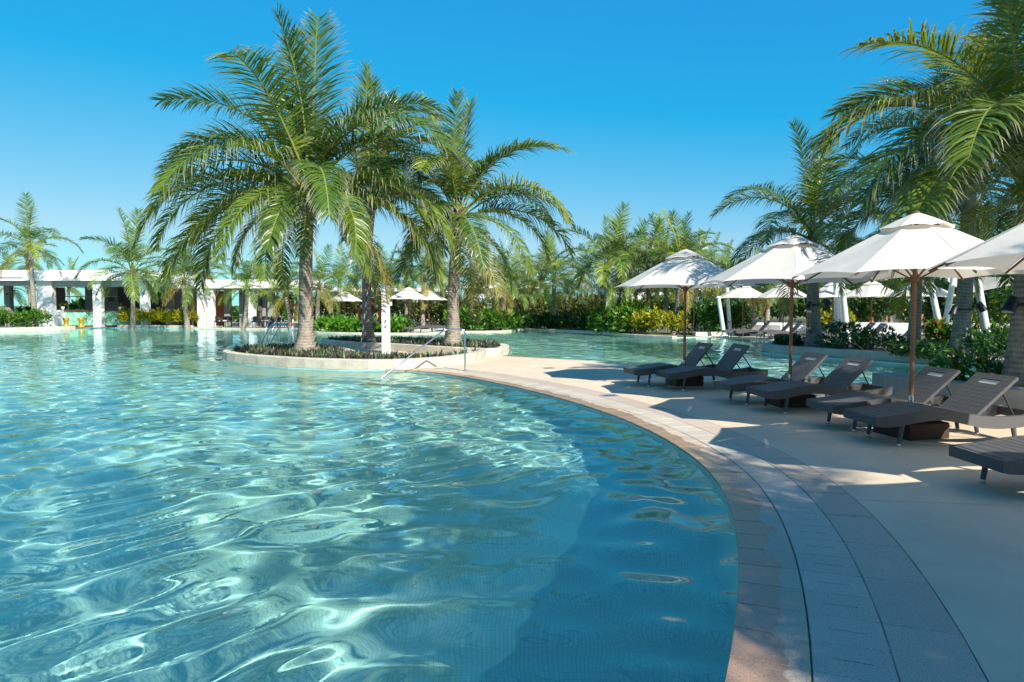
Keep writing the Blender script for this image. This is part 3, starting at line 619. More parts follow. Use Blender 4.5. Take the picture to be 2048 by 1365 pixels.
palm_px('tallest coconut palm with a broad crown on the left of the pool island', 612, 20.6, 622, 392, z0=.17, L=5.5, nf=20, seed=4, r0=.225, r1=.175, flare=.29, nuts=4,
        extra=((0, 80, 1.08), (1, 185, 1.0), (1, 20, .98), (2, 170, 1.0), (3, 182, 1.0), (2, 5, 1.0), (4, 190, .95), (5, 240, .74), (5, 272, .66), (5, 318, .74), (4, 350, .95), (5, 258, .62), (6, 285, .5), (6, 208, .6), (6, 335, .62), (4, 203, 1.0), (5, 186, .95), (5, 168, .95), (5, 4, .9), (5, 352, .95), (4, 30, .95)))
palm_px('shorter coconut palm with green nuts at the right end of the pool island', 905, 23.9, 917, 440, z0=.17, L=4.7, nf=19, seed=9, r0=.235, r1=.17, flare=.2, nuts=7,
        extra=((0, 40, .98), (1, 340, .95), (3, 355, 1.0), (4, 5, 1.0), (5, 285, .75), (5, 325, .8), (6, 278, .55), (1, 170, .9)))
palmC = palm_px('shaded coconut palm with dark trunk in the rear island planter carrying the life ring', 737, 26.0, 748, 400, z0=.17, L=4.6, nf=17, seed=15, r0=.19, r1=.15, flare=.14, lowest=4)

# shower post
Y = 21.4; t = thing('shower_post', 'white square outdoor shower post on the pool island', 'shower', (AX(772, Y), Y, -.006), .15)
zt = AZ(572, Y)
MB().cbox(-.125,.125,-.125,.125,0,zt,.012).build('post', M['white'], t)
for sgn in (-1, 1):
    a = MB().tube([(sgn*.12,0,zt-.3),(sgn*.26,0,zt-.27),(sgn*.40,0,zt-.33)], .013, 8).build('shower_arm', M['steel'], t)
    MB().lathe([(0,.03),(.03,.025),(.105,0),(.105,-.02),(0,-.02)], 16, (sgn*.42,0,zt-.35)).build('shower_head', M['steel'], a)
for zz in (1.15, .98):
    k = MB().tube([(.0,-.12,zz),(.0,-.19,zz)], .035, 10).build('tap', M['steel'], t)
MB().box(.126,.20,-.05,.05,zt-.62,zt-.5).build('soap_dispenser', M['white'], t)
# stainless handrail into the water
a = G(930, 742); top = AZ(659, a.y)
t = thing('handrail', 'bent stainless steel handrail running from the deck down into the water', 'handrail', (a.x, a.y, 0))
s0 = Vector((AX(892, a.y)-a.x, 0, top)); q0 = G(765, 755, ZW)-a; d = (q0-s0); q1 = q0+d*.25
MB().tube([(0,0,0),(0,0,top-.09),(-.02,0,top-.03),(-.09,0,top),(s0.x+.08,0,top),(s0.x-.01,0,top-.008),(s0.x-.06,d.y*.05,top-.035),tuple(q1)], .020, 12).build('rail', M['steel'], t)
MB().lathe([(.055,0),(.055,.012),(.026,.018)], 16).build('base_flange', M['steel'], t)
# pool ladders
def ladder(label, loc, rz, s=1.0):
    t = thing('pool_ladder', label, 'pool ladder', loc, rz, 'pool ladders')
    for y in (-.26, .26):
        pts = [(0,y,0),(0,y,.62)]+[(-.24+.24*math.cos(q), y, .62+.24*math.sin(q)) for q in [R(x) for x in (25,50,75,100,120,140)]]+[(-.95,y,.03),(-1.0,y,-.1),(-1.0,y,-1.0)]
        MB().tube([(p[0]*s,p[1],p[2]*s if p[2] > 0 else p[2]) for p in pts], .022, 10).build('rail', M['steel'], t)
    for z in (-.3, -.6, -.9): MB().box(-1.03,-.95,-.26,.26,z-.015,z+.015).build('rung', M['steel'], t)
ladder('stainless pool ladder behind the left end of the island planter', (-8.55,25.6,-.006), R(-22), 1.05)
ladder('farther stainless pool ladder at the edge of the bar terrace', (AX(555,45.4),45.6,0), R(75), 1.1)
# life rings and rescue poles
def life_ring(label, loc, rot, s=.36):
    t = thing('life_ring', label, 'life ring', loc, 0, None); t.rotation_euler = rot
    N, K2 = 32, 10; v = [((s+.062*math.cos(b))*math.cos(a), .05*math.sin(b), (s+.062*math.cos(b))*math.sin(a)) for a in [2*math.pi*i/N for i in range(N)] for b in [2*math.pi*k/K2 for k in range(K2)]]
    f = [(i*K2+k, i*K2+(k+1) % K2, ((i+1) % N)*K2+(k+1) % K2, ((i+1) % N)*K2+k) for i in range(N) for k in range(K2)]
    MB().add(v, f, True).build('ring', M['orange'], t)
    for a in (45, 135, 225, 315):
        mb = MB(); q = [R(a-7), R(a), R(a+7)]; mb.tube([(s*math.cos(x), 0, s*math.sin(x)) for x in q], .068, 10); mb.build('white_band', M['white'], t)
    return t
pc = Vector((AX(741,26.0),26.0))
life_ring('orange life ring hung on the shaded island palm trunk', (pc.x-.08, pc.y+.24, AZ(629,26.2)), (0, 0, R(-8)), .42)
def pole(label, a, b, nseg=12, r_=.02):
    t = thing('rescue_pole', label, 'rescue pole', a, 0, 'rescue poles'); d = Vector(b)-Vector(a)
    for i in range(nseg): MB().tube([d*(i/nseg), d*((i+1)/nseg)], r_, 8).build('red_section' if i % 2 else 'white_section', M['red'] if i % 2 else M['white'], t)
pole('red and white rescue pole leaning on the shaded island palm', (AX(722,25.4),25.4,.2), (AX(741,25.75),25.75,AZ(545,25.6)))
pole('red and white rescue pole beside a palm on the bar terrace', (AX(580,45),45.4,.02), (AX(587,45),45.6,AZ(588,45)), 11, .035)

# ------------------------------------------------------------------ umbrellas
def make_umbrella(label, loc, rz):
    RR = 1.45; ZR = 1.98; ZA = 2.74
    t = thing('parasol', label, 'umbrella', loc, rz, None)
    MB().tube([(0,0,.45),(0,0,2.66)], .027, 12).build('pole', M['wood'], t)
    MB().tube([(0,0,.1),(0,0,.5)], .034, 12).build('pole_sleeve', M['steel'], t)
    V = []; Fq = []; NU, NV = 8, 9
    rim = lambda k: (math.cos(R(45*k+22.5)), math.sin(R(45*k+22.5)))
    mb = MB()
    for k in range(8):
        a = np.array(rim(k)); b = np.array(rim(k+1)); v = []
        for j in range(NV+1):
            q = .20+.80*j/NV
            for i in range(NU+1):
                u = i/NU; s = math.sin(math.pi*u); p = (a*(1-u)+b*u)*RR*q*(1-.045*s*q*q)
                z = ZR+(ZA-ZR)*(1-q)**1.02 - .03*s*q*(1-q)*2.2+.035*s*q**3+.004*math.sin(k*2.1+7*u+5*q)
                v.append((p[0], p[1], z))
        mb.add(v, [(j*(NU+1)+i, (j+1)*(NU+1)+i, (j+1)*(NU+1)+i+1, j*(NU+1)+i+1) for j in range(NV) for i in range(NU)], True)
    mb.build('canopy', M['canvas'], t)
    mb = MB()
    for k in range(8):
        a = np.array(rim(k)); b = np.array(rim(k+1)); v = []
        for j in range(5):
            q = .02+.98*j/4
            for i in range(7):
                u = i/6; s = math.sin(math.pi*u); p = (a*(1-u)+b*u)*.43*q; v.append((p[0], p[1], ZA+.02-.20*q**1.15+.028*math.sin(math.pi*u*(2 if k % 3 == 0 else 1))*q*q*q*(1, .4, .9, .2, .7, 1, .3, .6)[k]))
        mb.add(v, [(j*7+i, (j+1)*7+i, (j+1)*7+i+1, j*7+i+1) for j in range(4) for i in range(6)], True)
    mb.build('vent_cap', M['canvas'], t)
    MB().lathe([(0,.035),(.03,.03),(.045,.0)], 10, (0,0,ZA)).build('finial', M['wood'], t)
    MB().lathe([(.03,-.06),(.06,-.05),(.06,.05),(.03,.06)], 12, (0,0,2.5)).build('hub', M['wood'], t)
    MB().lathe([(.03,-.05),(.055,-.04),(.055,.04),(.03,.05)], 12, (0,0,1.95)).build('runner', M['wood'], t)
    for k in range(8):
        c, s = rim(k)
        pts = [(c*q*RR*.995, s*q*RR*.995, ZR+(ZA-ZR)*(1-q)**1.02-.022) for q in (.03, .25, .5, .75, 1)]
        rb = MB().tube(pts, .0115, 6).build('rib', M['wood'], t)
        MB().tube([(c*.05, s*.05, 1.95), (c*RR*.5, s*RR*.5, ZR+(ZA-ZR)*.48-.03)], .009, 6).build('strut', M['wood'], rb)
    b = MB().cbox(-.29,.29,-.29,.29,0,.20,.015).build('wicker_base', M['wicker_brown'], t)
    MB().tube([(0,0,.2),(0,0,.3)], .05, 12).build('base_collar', M['steel'], b)
    return t
UP = [((3.52,13.9), 'white parasol over the farthest pair of near loungers'), ((4.52,11.05), 'white parasol dappled with palm shadow, second of the near row'),
      ((4.97,8.45), 'large white parasol over the loungers with woven backs near the frame edge'), ((5.12,5.75), 'white parasol cut off by the right edge of the photo'), ((4.98,2.7), 'white parasol just outside the right edge shading the near deck'), ((4.9,.2), 'white parasol beside the viewpoint shading the nearest coping')]
umb0 = make_umbrella(UP[0][1], (*UP[0][0], 0), R(8)); umb0['group'] = 'parasols along the near deck'
for i, (p, lb) in enumerate(UP[1:]): copy_tree(umb0, None, (*p, 0), R((3, 14, 20, 9, 2)[i]), lb)

# ------------------------------------------------------------------ loungers
def make_lounger(label, loc, rz):
    t = thing('sun_lounger', label, 'sun lounger', loc, rz, 'wicker sun loungers on the near deck')
    W = .33
    tx = [0, .12, .3, .5, .68, .85, 1.0, 1.15, 1.3, 1.5, 1.75, 2.02]; tz = [.345, .355, .375, .41, .43, .425, .40, .37, .345, .335, .345, .385]
    th = [.10, .13, .135, .13, .125, .125, .13, .135, .14, .14, .135, .12]
    fz = lambda x: float(np.interp(x, tx, tz))
    def loft(mb, xs, y0, y1, ft, fb):
        v = []
        for x in xs: v += [(x,y0,fb(x)),(x,y1,fb(x)),(x,y1,ft(x)),(x,y0,ft(x))]
        n_ = len(xs); f = [(0,1,2,3),(4*n_-1,4*n_-2,4*n_-3,4*n_-4)]
        for i in range(n_-1):
            for k in range(4): f.append((4*i+(k+1) % 4, 4*i+k, 4*i+4+k, 4*i+4+(k+1) % 4))
        return mb.add(v, f)
    xs = list(np.linspace(0, 2.02, 26)); fb = lambda x: fz(x)-float(np.interp(x, tx, th))
    mb = MB(); loft(mb, xs, -W, -W+.055, fz, fb); loft(mb, xs, W-.055, W, fz, fb); mb.box(0,.05,-W+.055,W-.055,.245,.343); mb.box(1.96,2.02,-W+.055,W-.055,.27,.37); mb.box(1.2,1.25,-W+.055,W-.055,.24,.30)
    mb.build('frame', M['wicker'], t)
    mb = MB(); loft(mb, list(np.linspace(.0501, 1.22, 18)), -W+.0552, W-.0552, lambda x: fz(x)-.002, lambda x: fz(x)-.06); mb.build('seat', M['wicker'], t)
    # adjustable back, raised
    ang = R(44); ca, sa = math.cos(ang), math.sin(ang); bl = .67
    def bp(u, y, w_): return (1.20+u*ca-w_*sa, y, .345+u*sa+w_*ca)
    hw = W-.02
    def slab(mb, u0, u1, y0, y1, w0, w1):
        v = [bp(u0,y0,w0),bp(u1,y0,w0),bp(u1,y1,w0),bp(u0,y1,w0),bp(u0,y0,w1),bp(u1,y0,w1),bp(u1,y1,w1),bp(u0,y1,w1)]
        mb.add(v, [(3,2,1,0),(4,5,6,7),(0,1,5,4),(1,2,6,5),(2,3,7,6),(3,0,4,7)])
    mb = MB(); slab(mb, 0, bl-.16, -hw, hw, -.035, 0); slab(mb, bl-.085, bl, -hw, hw, -.035, 0); slab(mb, bl-.16, bl-.085, -hw, -.15, -.035, 0); slab(mb, bl-.16, bl-.085, .15, hw, -.035, 0)
    br = mb.build('backrest', M['wicker'], t)
    mb = MB(); slab(mb, bl-.157, bl-.088, -.147, .147, -.03, -.012); mb.build('handle_slot', M['alu'], br)
    for y in (-W+.08, W-.08):
        MB().tube([bp(.46, y, -.035), (1.20+.46*ca+.22, y, .30)], .011, 6).build('support_strut', M['rail_paint'], t)
    for x in (.34, 1.68):
        for y in (-W+.035, W-.035):
            sg = -1 if x < 1 else 1; zt = fb(x)+.02
            lg = MB().tube([(x,y,zt),(x+sg*.035,y*1.01,.03)], [.028, .022], 8).build('leg', M['wicker'], t)
            MB().lathe([(.019,0),(.024,.004),(.024,.034),(.019,.036)], 10, (x+sg*.035, y*1.01, 0)).build('foot_cap', M['cap'], lg)
    return t
# far and near front feet of each lounger in the photograph
feet = [((1266,768),(1306.6,773.5),'left wicker lounger of the farthest near pair, by the sunlit deck'), ((1333,775.8),(1374,782.5),'right wicker lounger of the farthest near pair, beside the pool channel'),
        ((1455.9,801),(1498.6,811.4),'left wicker lounger under the second near parasol'), ((1526.8,816.6),(1573.4,829),'right wicker lounger under the second near parasol'),
        ((1655.7,847),(1709,865.6),'left wicker lounger under the third parasol with a sunlit side rail'), ((1735,873.5),(1799,894.6),'right wicker lounger under the third parasol, its back showing open weave'),
        ((1972,965),(2062,1004),'wicker lounger at the right frame edge showing only its foot end')]
proto = None; ldir = []
for fa, fb_, lb in feet:
    A = G(*fa); B = G(*fb_); dv = (A-B); dv.z = 0; ax = Vector((dv.y, -dv.x, 0)).normalized()   # foot -> head
    rz = math.atan2(ax.y, ax.x); ldir.append(rz)
rzs = [R(a) for a in (10, 10, 8, 8, 5, 4, 2)]
for (fa, fb_, lb), rz in zip(feet, rzs):
    A = G(*fa); B = G(*fb_); mid = (A+B)/2; loc = mid - Vector((math.cos(rz), math.sin(rz), 0))*.305
    if proto is None: proto = make_lounger(lb, (loc.x, loc.y, 0), rz)
    else: copy_tree(proto, None, (loc.x, loc.y, 0), rz, lb)
for k_, o in enumerate([o for o in C.objects if o.name.startswith('sun_lounger')]):      # each back is set at its own notch
    a = R((-5, -6, -1, 1, 3, 2, 0)[k_]); hp = Vector((1.2, 0, .345)); rm = Matrix.Rotation(a, 3, 'Y')
    for ch in o.children:
        if ch.name.startswith(('backrest', 'support_strut')): ch.rotation_euler = (0, a, 0); ch.location = hp-rm @ hp

# ------------------------------------------------------------------ planters on the right
t = thing('stone_planter', 'low grey stone planter wall behind the near loungers', 'planter')
kerb(t, [(6.75,12.75),(6.9,11.7),(7.6,9.95),(8.6,7.1),(9.4,2)], False, .42, -.05, .36, M['stonegrey'], 1.1)
kerb(t, [(24,6.6),(10.6,11.2),(8.6,12.05),(6.9,12.7)], False, .35, -.6, .34, M['stonegrey'], 1.1)
MB().prism([(7.0,12.5),(7.1,11.7),(7.9,9.95),(8.9,7.1),(9.6,2),(24,2),(24,6.3),(10.5,11.0),(8.5,11.85)], -.3, .26).build('soil', M['soil'], t)
t = thing('stone_planter', 'grey stone planter island across the water channel with palms and dark shrubs', 'planter')
plr = [(26,9.1),(15.5,13.3),(12.4,16.9),(10.85,19.95),(9.2,22.6),(8.86,24.0),(9.4,25.0),(11.2,27.1)]
kerb(t, plr, False, -.32, -.6, .26, M['stonegrey'], .9)
MB().prism([(26,9.3),(15.6,13.5),(12.6,17.0),(11.0,20.0),(9.4,22.65),(9.05,24.0),(9.5,24.8),(11.2,26.8),(14,26),(26,20)], -.3, .2).build('soil', M['soil'], t)

palm_px('coconut palm across the channel with spotlights and a life ring on its trunk', 1630, 23.7, 1620, 480, z0=.2, L=3.9, nf=22, seed=21, r0=.24, r1=.17, flare=.12)
palm_px('thick trunked palm across the channel, lit in patches, with two spotlights', 1918, 18.6, 1925, 330, z0=.2, L=4.4, nf=24, seed=24, r0=.21, r1=.165, flare=.12)
palm_px('slim dark palm across the channel behind the third parasol pole', 1828, 19.8, 1826, 455, z0=.2, L=3.9, nf=20, seed=27, r0=.17, r1=.13, flare=.08)
palm_px('nearest palm at the right edge with huge arching fronds over the parasols', 2046, 10.9, 2052, 385, z0=.25, L=4.15, nf=17, seed=33, r0=.23, r1=.18, flare=.1,
        extra=((2, 178, 1.0), (1, 185, 1.0), (3, 195, .95), (4, 210, .95), (0, 190, 1.0), (1, 120, 1.0), (5, 240, .7)))
palm('palm beyond the right edge whose fronds shade the near deck', (12.6, 4.2, .25), (12.4, 4.1, 5.6), L=4.4, nf=20, seed=36, r0=.27, r1=.2)
palm('tall palm beyond the right edge shading the nearest palm', (11.0, 7.4, .25), (10.8, 7.5, 7.2), L=4.2, nf=30, seed=52, r0=.25, r1=.18)
palm('palm beyond the right edge shading the channel planter', (15.2, 14.3, .25), (15.0, 14.4, 8.2), L=4.4, nf=32, seed=56, r0=.25, r1=.18)
palm('palm behind the viewpoint whose crown shades the near coping', (7.0, -3.2, 0), (6.8, -3.0, 6.0), L=3.1, nf=42, seed=61, r0=.25, r1=.18)
palm('palm behind the viewpoint whose crown shades the near water', (5.3, -1.2, 0), (5.1, -1.0, 4.6), L=3.5, nf=26, seed=39, r0=.27, r1=.2)
palm('tall palm behind the viewpoint whose crown shades the water at left', (1.0, -4.2, 0), (.9, -4.1, 10.2), L=3.3, nf=24, seed=48, r0=.24, r1=.17)
def spotlight(label, trunk_xy, ang, z, rt):
    t = thing('spotlight', label, 'spotlight', (trunk_xy[0]+math.cos(ang)*(rt+.14), trunk_xy[1]+math.sin(ang)*(rt+.14), z), ang, 'spotlights strapped to palm trunks')
    MB().tube([(-.14,0,0),(.02,0,0)], .018, 8).build('bracket', M['black'], t)
    o = MB().tube([(-.03,0,.12),(.05,0,-.0),(.10,0,-.10)], [.07, .085, .10], 14).build('housing', M['black'], t)
    MB().tube([(.10,0,-.1005),(.101,0,-.103)], [.085, .085], 14).build('lens', M['lamp_glass'], o)
def strap(label, xy, z, r_): tag(MB().lathe([(r_,-.025),(r_+.008,-.025),(r_+.008,.025),(r_,.025)], 20, (xy[0], xy[1], z)).build('trunk_strap', M['black']), label, 'strap', 'straps around palm trunks')
x1 = AX(1627,23.7); x2 = AX(1922,18.6); x3 = AX(2047,10.9)
spotlight('left spotlight on the trunk carrying the life ring across the channel', (x1,23.6), R(215), AZ(612,23.7), .2)
spotlight('right spotlight on the trunk carrying the life ring across the channel', (x1,23.6), R(-20), AZ(605,23.7), .2)
spotlight('left spotlight on the thick trunk across the channel', (x2,18.5), R(205), AZ(622,18.6), .24)
spotlight('right spotlight on the thick trunk across the channel', (x2,18.5), R(-10), AZ(615,18.6), .24)
spotlight('large spotlight on the nearest trunk at the right edge', (x3,10.8), R(200), AZ(612,10.9), .24)
strap('strap holding the spotlights on the life ring palm across the channel', (x1,23.7), AZ(610,23.7), .205)
strap('strap holding the spotlights on the thick palm across the channel', (x2,18.6), AZ(619,18.6), .245)
strap('strap holding the spotlight on the nearest palm at the right edge', (x3,10.9), AZ(610,10.9), .25)
life_ring('red life ring on the palm trunk across the channel', (x1-.2, 23.5, AZ(640,23.6)), (0, 0, R(55)), .36)
rng0 = random.Random(3)
spots = [(1585,25,.4),(1605,24.2,.35),(1660,22.2,.9),(1690,21.5,1.0),(1712,22.4,.7),(1738,20.6,1.0),(1775,20.4,.8),(1795,19.4,.5),(1850,18.6,.55),(1880,18.0,.6),(1950,17.3,.9),(1975,17.0,1.0),(2000,16.4,.9),(2030,16.2,.9),(1560,24.4,.3)]
pos_words = ['just left of','close beside','right of']
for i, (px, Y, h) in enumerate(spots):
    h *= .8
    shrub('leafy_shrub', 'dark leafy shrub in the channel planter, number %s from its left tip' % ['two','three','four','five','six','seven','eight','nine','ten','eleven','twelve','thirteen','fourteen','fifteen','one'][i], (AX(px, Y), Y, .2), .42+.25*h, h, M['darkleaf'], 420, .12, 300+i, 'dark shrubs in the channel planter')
for i, (x, y, h) in enumerate(((7.9,11.5,.5),(9.0,10.9,.6),(7.75,12.0,.4),(9.6,9.6,.7))):
    shrub('leafy_shrub', ['bright leafed shrub rising behind the woven lounger back','dark shrub at the foot of the nearest palm','small shrub sprig above the low wall behind the loungers','dark shrub beyond the right edge behind the low wall'][i], (x, y, .26), .5, h, M['hedge'] if i in (0, 2) else M['darkleaf'], 260, .13, 340+i)
for i, px in enumerate((1862, 1890, 1958, 1985, 2015)):
    Y = 24-.6*i; shrub('flowering_shrub', ['shrub with orange flowers left of the thick trunk','shrub with orange flowers touching the thick trunk on its left','shrub with orange flowers right of the thick trunk','shrub with orange flowers at the foot of the leaning mast','shrub with orange flowers by the right edge'][i], (AX(px, Y), Y, .1), .8, .95, M['orangeleaf'], 800, .17, 360+i, 'orange flowering shrubs')

# ------------------------------------------------------------------ far right terrace: loungers, parasols, low walls, masts
tag(MB().prism([(12.05,30.1),(12.15,33.5),(10.4,35.55),(9.6,35.9),(11,39),(22,41),(34,34),(30,20),(14,26.2),(11.3,27.2)], -.4, .0).build('far_terrace', M['stone']), kind='structure')
fu = [(1485,36.0),(1566,34.6),(1664,33.0),(1742,31.2),(1838,29.4)]
ords = ['first','second','third','fourth','fifth']
for i, (px, Y) in enumerate(fu): copy_tree(umb0, None, (AX(px, Y), Y, 0), R(10*i), 'white parasol on the far right terrace, %s from the left' % ords[i])['group'] = 'parasols on the far right terrace'
fl = [(1447,34.6),(1470,34.0),(1512,33.2),(1530,32.4),(1590,31.8),(1607,30.8),(1668,30.6),(1688,29.6),(1748,27.6),(1806,27.0)]
for i, (px, Y) in enumerate(fl):
    o = copy_tree(proto, None, (AX(px, Y), Y, 0), R(-6), 'grey lounger on the far right terrace, %s from the left' % (ords+['sixth','seventh','eighth','ninth','tenth'])[i]); o['group'] = 'loungers on the far right terrace'
masts = [((1449,652,35.5),(1436,597)),((1461,640,36.5),(1450,545)),((1676,652,32),(1666,520)),((1682,650,33),(1670,520)),((1698,662,27.5),(1676,525)),((1890,662,25.5),(1842,500)),((1884,628,27.5),(1912,500)),((1985,672,21.5),(1938,500))]
for i, ((bx, by, Y), (tx_, ty)) in enumerate(masts):
    t = thing('leaning_mast', 'pale leaning steel mast of a shade sail, %s from the left' % (ords+['sixth','seventh','eighth'])[i], 'mast', (AX(bx, Y), Y, 0), 0, 'leaning shade sail masts')
    tp = Vector((AX(tx_, Y)-AX(bx, Y), 0, AZ(ty, Y)))
    MB().tube([(0,0,-.05), tp], [.12 if Y < 30 else .11, .10], 16).build('tube', M['mast'], t)
    MB().lathe([(.26,0),(.26,.03),(.2,.05),(.2,.09)], 16).build('base_plate', M['mast'], t)
    MB().lathe([(.13,-.02),(.15,.02),(.1,.09),(0,.1)], 12, tuple(tp)).build('end_cap', M['mast'], t)
s = 26.0; v = [(AX(1930,s),s,AZ(588,s)),(AX(2045,s),s-1,AZ(560,s)),(AX(1990,s),s+3,AZ(545,s)),(AX(1960,s),s+2,AZ(560,s))]
mb = MB(); N = 8; vv = []
for j in range(N+1):
    for i in range(N+1):
        u, q = i/N, j/N; p = (Vector(v[0])*(1-u)+Vector(v[1])*u)*(1-q)+(Vector(v[3])*(1-u)+Vector(v[2])*u)*q; vv.append((p.x, p.y, p.z-.25*math.sin(math.pi*u)*math.sin(math.pi*q)))
mb.add(vv, [(j*(N+1)+i, j*(N+1)+i+1, (j+1)*(N+1)+i+1, (j+1)*(N+1)+i) for j in range(N) for i in range(N)], True)
tag(mb.build('shade_sail', M['canvas_shade']), 'beige shade sail glimpsed between trunks at the right', 'shade sail')
def lowwall(label, pts, h, th, m):
    t = thing('low_wall', label, 'wall', (pts[0][0], pts[0][1], 0)); o = Vector(pts[0])
    q = [Vector(p)-o for p in pts]; kerb(t, [tuple(p) for p in q], False, th, -.02, h, m, 1.6)
lowwall('white low wall behind the far right loungers', [(AX(1495,38.5),38.5),(AX(1560,37),37),(AX(1640,36),36)], .55, .3, M['white'])
lowwall('long white garden wall across the lawn at the right', [(AX(1500,44),44),(AX(1640,43),43),(AX(1700,42),42)], .5, .3, M['white'])
lowwall('pale grey ramp wall behind the last far loungers', [(AX(1690,35),35),(AX(1840,33),33)], .75, .3, M['white'])
lowwall('white wall glimpsed beyond the orange flowers', [(AX(1880,32),32),(AX(2080,29),29)], .8, .3, M['white'])

# ------------------------------------------------------------------ far centre shore: kerbs, hedges, palms, parasol
t = thing('stone_kerb', 'pale stone kerb along the far shore of the pool', 'kerb')
kerb(t, [(p.x, p.y) for p in far_sh[3:14]], False, .4, -.6, .06, M['stone'], 1.2)
t = thing('stone_kerb', 'pale stone kerb of the planting beds in front of the bar', 'kerb')
kerb(t, [(-29.05,50.25),(-25.6,49.3),(-22.9,48.5)], False, .35, -.5, .18, M['stone'], 1.2)
kerb(t, [(-48,38.1),(-36,41.55),(-32,42.7),(-30.1,45.2),(-30.0,46.3)], False, -.4, -.5, .22, M['stone'], 1.2)
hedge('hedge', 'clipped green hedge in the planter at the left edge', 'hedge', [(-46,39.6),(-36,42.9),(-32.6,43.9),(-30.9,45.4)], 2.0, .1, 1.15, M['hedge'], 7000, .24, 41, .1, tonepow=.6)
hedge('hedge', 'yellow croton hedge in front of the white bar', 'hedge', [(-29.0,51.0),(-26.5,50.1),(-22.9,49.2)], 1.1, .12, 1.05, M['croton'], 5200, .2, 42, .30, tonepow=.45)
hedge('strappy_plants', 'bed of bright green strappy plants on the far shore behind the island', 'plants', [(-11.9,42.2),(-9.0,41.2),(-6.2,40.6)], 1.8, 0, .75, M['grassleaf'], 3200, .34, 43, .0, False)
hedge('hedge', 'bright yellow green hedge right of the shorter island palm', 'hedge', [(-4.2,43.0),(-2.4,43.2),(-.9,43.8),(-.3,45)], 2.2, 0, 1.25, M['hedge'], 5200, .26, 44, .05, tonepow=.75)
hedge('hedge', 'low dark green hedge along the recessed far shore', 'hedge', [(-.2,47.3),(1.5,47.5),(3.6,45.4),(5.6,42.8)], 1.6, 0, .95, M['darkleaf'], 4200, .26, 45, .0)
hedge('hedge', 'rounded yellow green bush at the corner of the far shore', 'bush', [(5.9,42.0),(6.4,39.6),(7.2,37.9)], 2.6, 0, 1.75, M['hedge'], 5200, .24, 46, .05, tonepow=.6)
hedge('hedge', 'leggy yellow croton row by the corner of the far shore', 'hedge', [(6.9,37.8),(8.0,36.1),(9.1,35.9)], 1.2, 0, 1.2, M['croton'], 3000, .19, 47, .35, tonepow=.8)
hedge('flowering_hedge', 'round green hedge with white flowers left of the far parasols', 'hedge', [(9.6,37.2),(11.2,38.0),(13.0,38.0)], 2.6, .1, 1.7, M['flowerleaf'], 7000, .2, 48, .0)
t = thing('stone_kerb', 'stone bed edge under the white flowered hedge', 'kerb'); kerb(t, [(9.7,36.0),(10.9,36.3),(13.5,36.4)], False, .3, -.05, .2, M['stone'], 1.2)
hedge('trellis_hedge', 'tall thin brownish hedge screen behind the centre palms', 'hedge', [(-9,56),(-2,54.5),(5,53),(12,51)], .9, 0, 2.1, M['trellis'], 15000, .26, 49, .0)
hedge('trellis_hedge', 'dark hedge screen behind the island and the far parasol', 'hedge', [(-19,54),(-13,53),(-8.5,52)], .9, .8, 1.5, M['trellis'], 6000, .28, 50, .0)
hedge('flower_bed', 'yellow flowering bed behind the far right loungers', 'plants', [(AX(1640,36),36),(AX(1700,34.5),34.5)], 1.2, 0, 1.3, M['croton'], 1800, .2, 51, .1)
o = copy_tree(umb0, None, (AX(818,42.5), 42.5, 0), R(5), 'white parasol on the far centre shore between the shower post and palm'); o['group'] = 'parasols on the far shore'
o = copy_tree(umb0, None, (AX(858,50), 50, .0), R(25), 'half hidden parasol behind the far centre parasol'); o['group'] = 'parasols on the far shore'
o = copy_tree(umb0, None, (AX(690,49), 49, -.1), R(15), 'shaded parasol seen behind the island palm trunks'); o['group'] = 'parasols on the far shore'
for i, (px, Y, rz) in enumerate(((838,40.6,200),(862,41.2,196))):
    o = copy_tree(proto, None, (AX(px,Y)+1.1, Y, 0), R(rz-8), ('left' if i == 0 else 'right')+' grey lounger under the far centre parasol'); o['group'] = 'loungers on the far centre shore'
tag(MB().prism([(-6.3,39.6),(-5.7,39.1),(-3.1,41.8),(-.9,42.6),(-1.0,43),(-4.5,43),(-4.5,48),(-8,48)], -.3, 0).build('far_paving', M['stone']), kind='structure')
tag(MB().prism([(-11.3,41.2),(-14.5,46.2),(-22.1,48.5),(-29,50.7),(-30.3,50.2),(-60,62),(-60,90),(-12,70),(-10.5,48)], -.3, .0).build('bar_terrace', M['stone']), kind='structure')

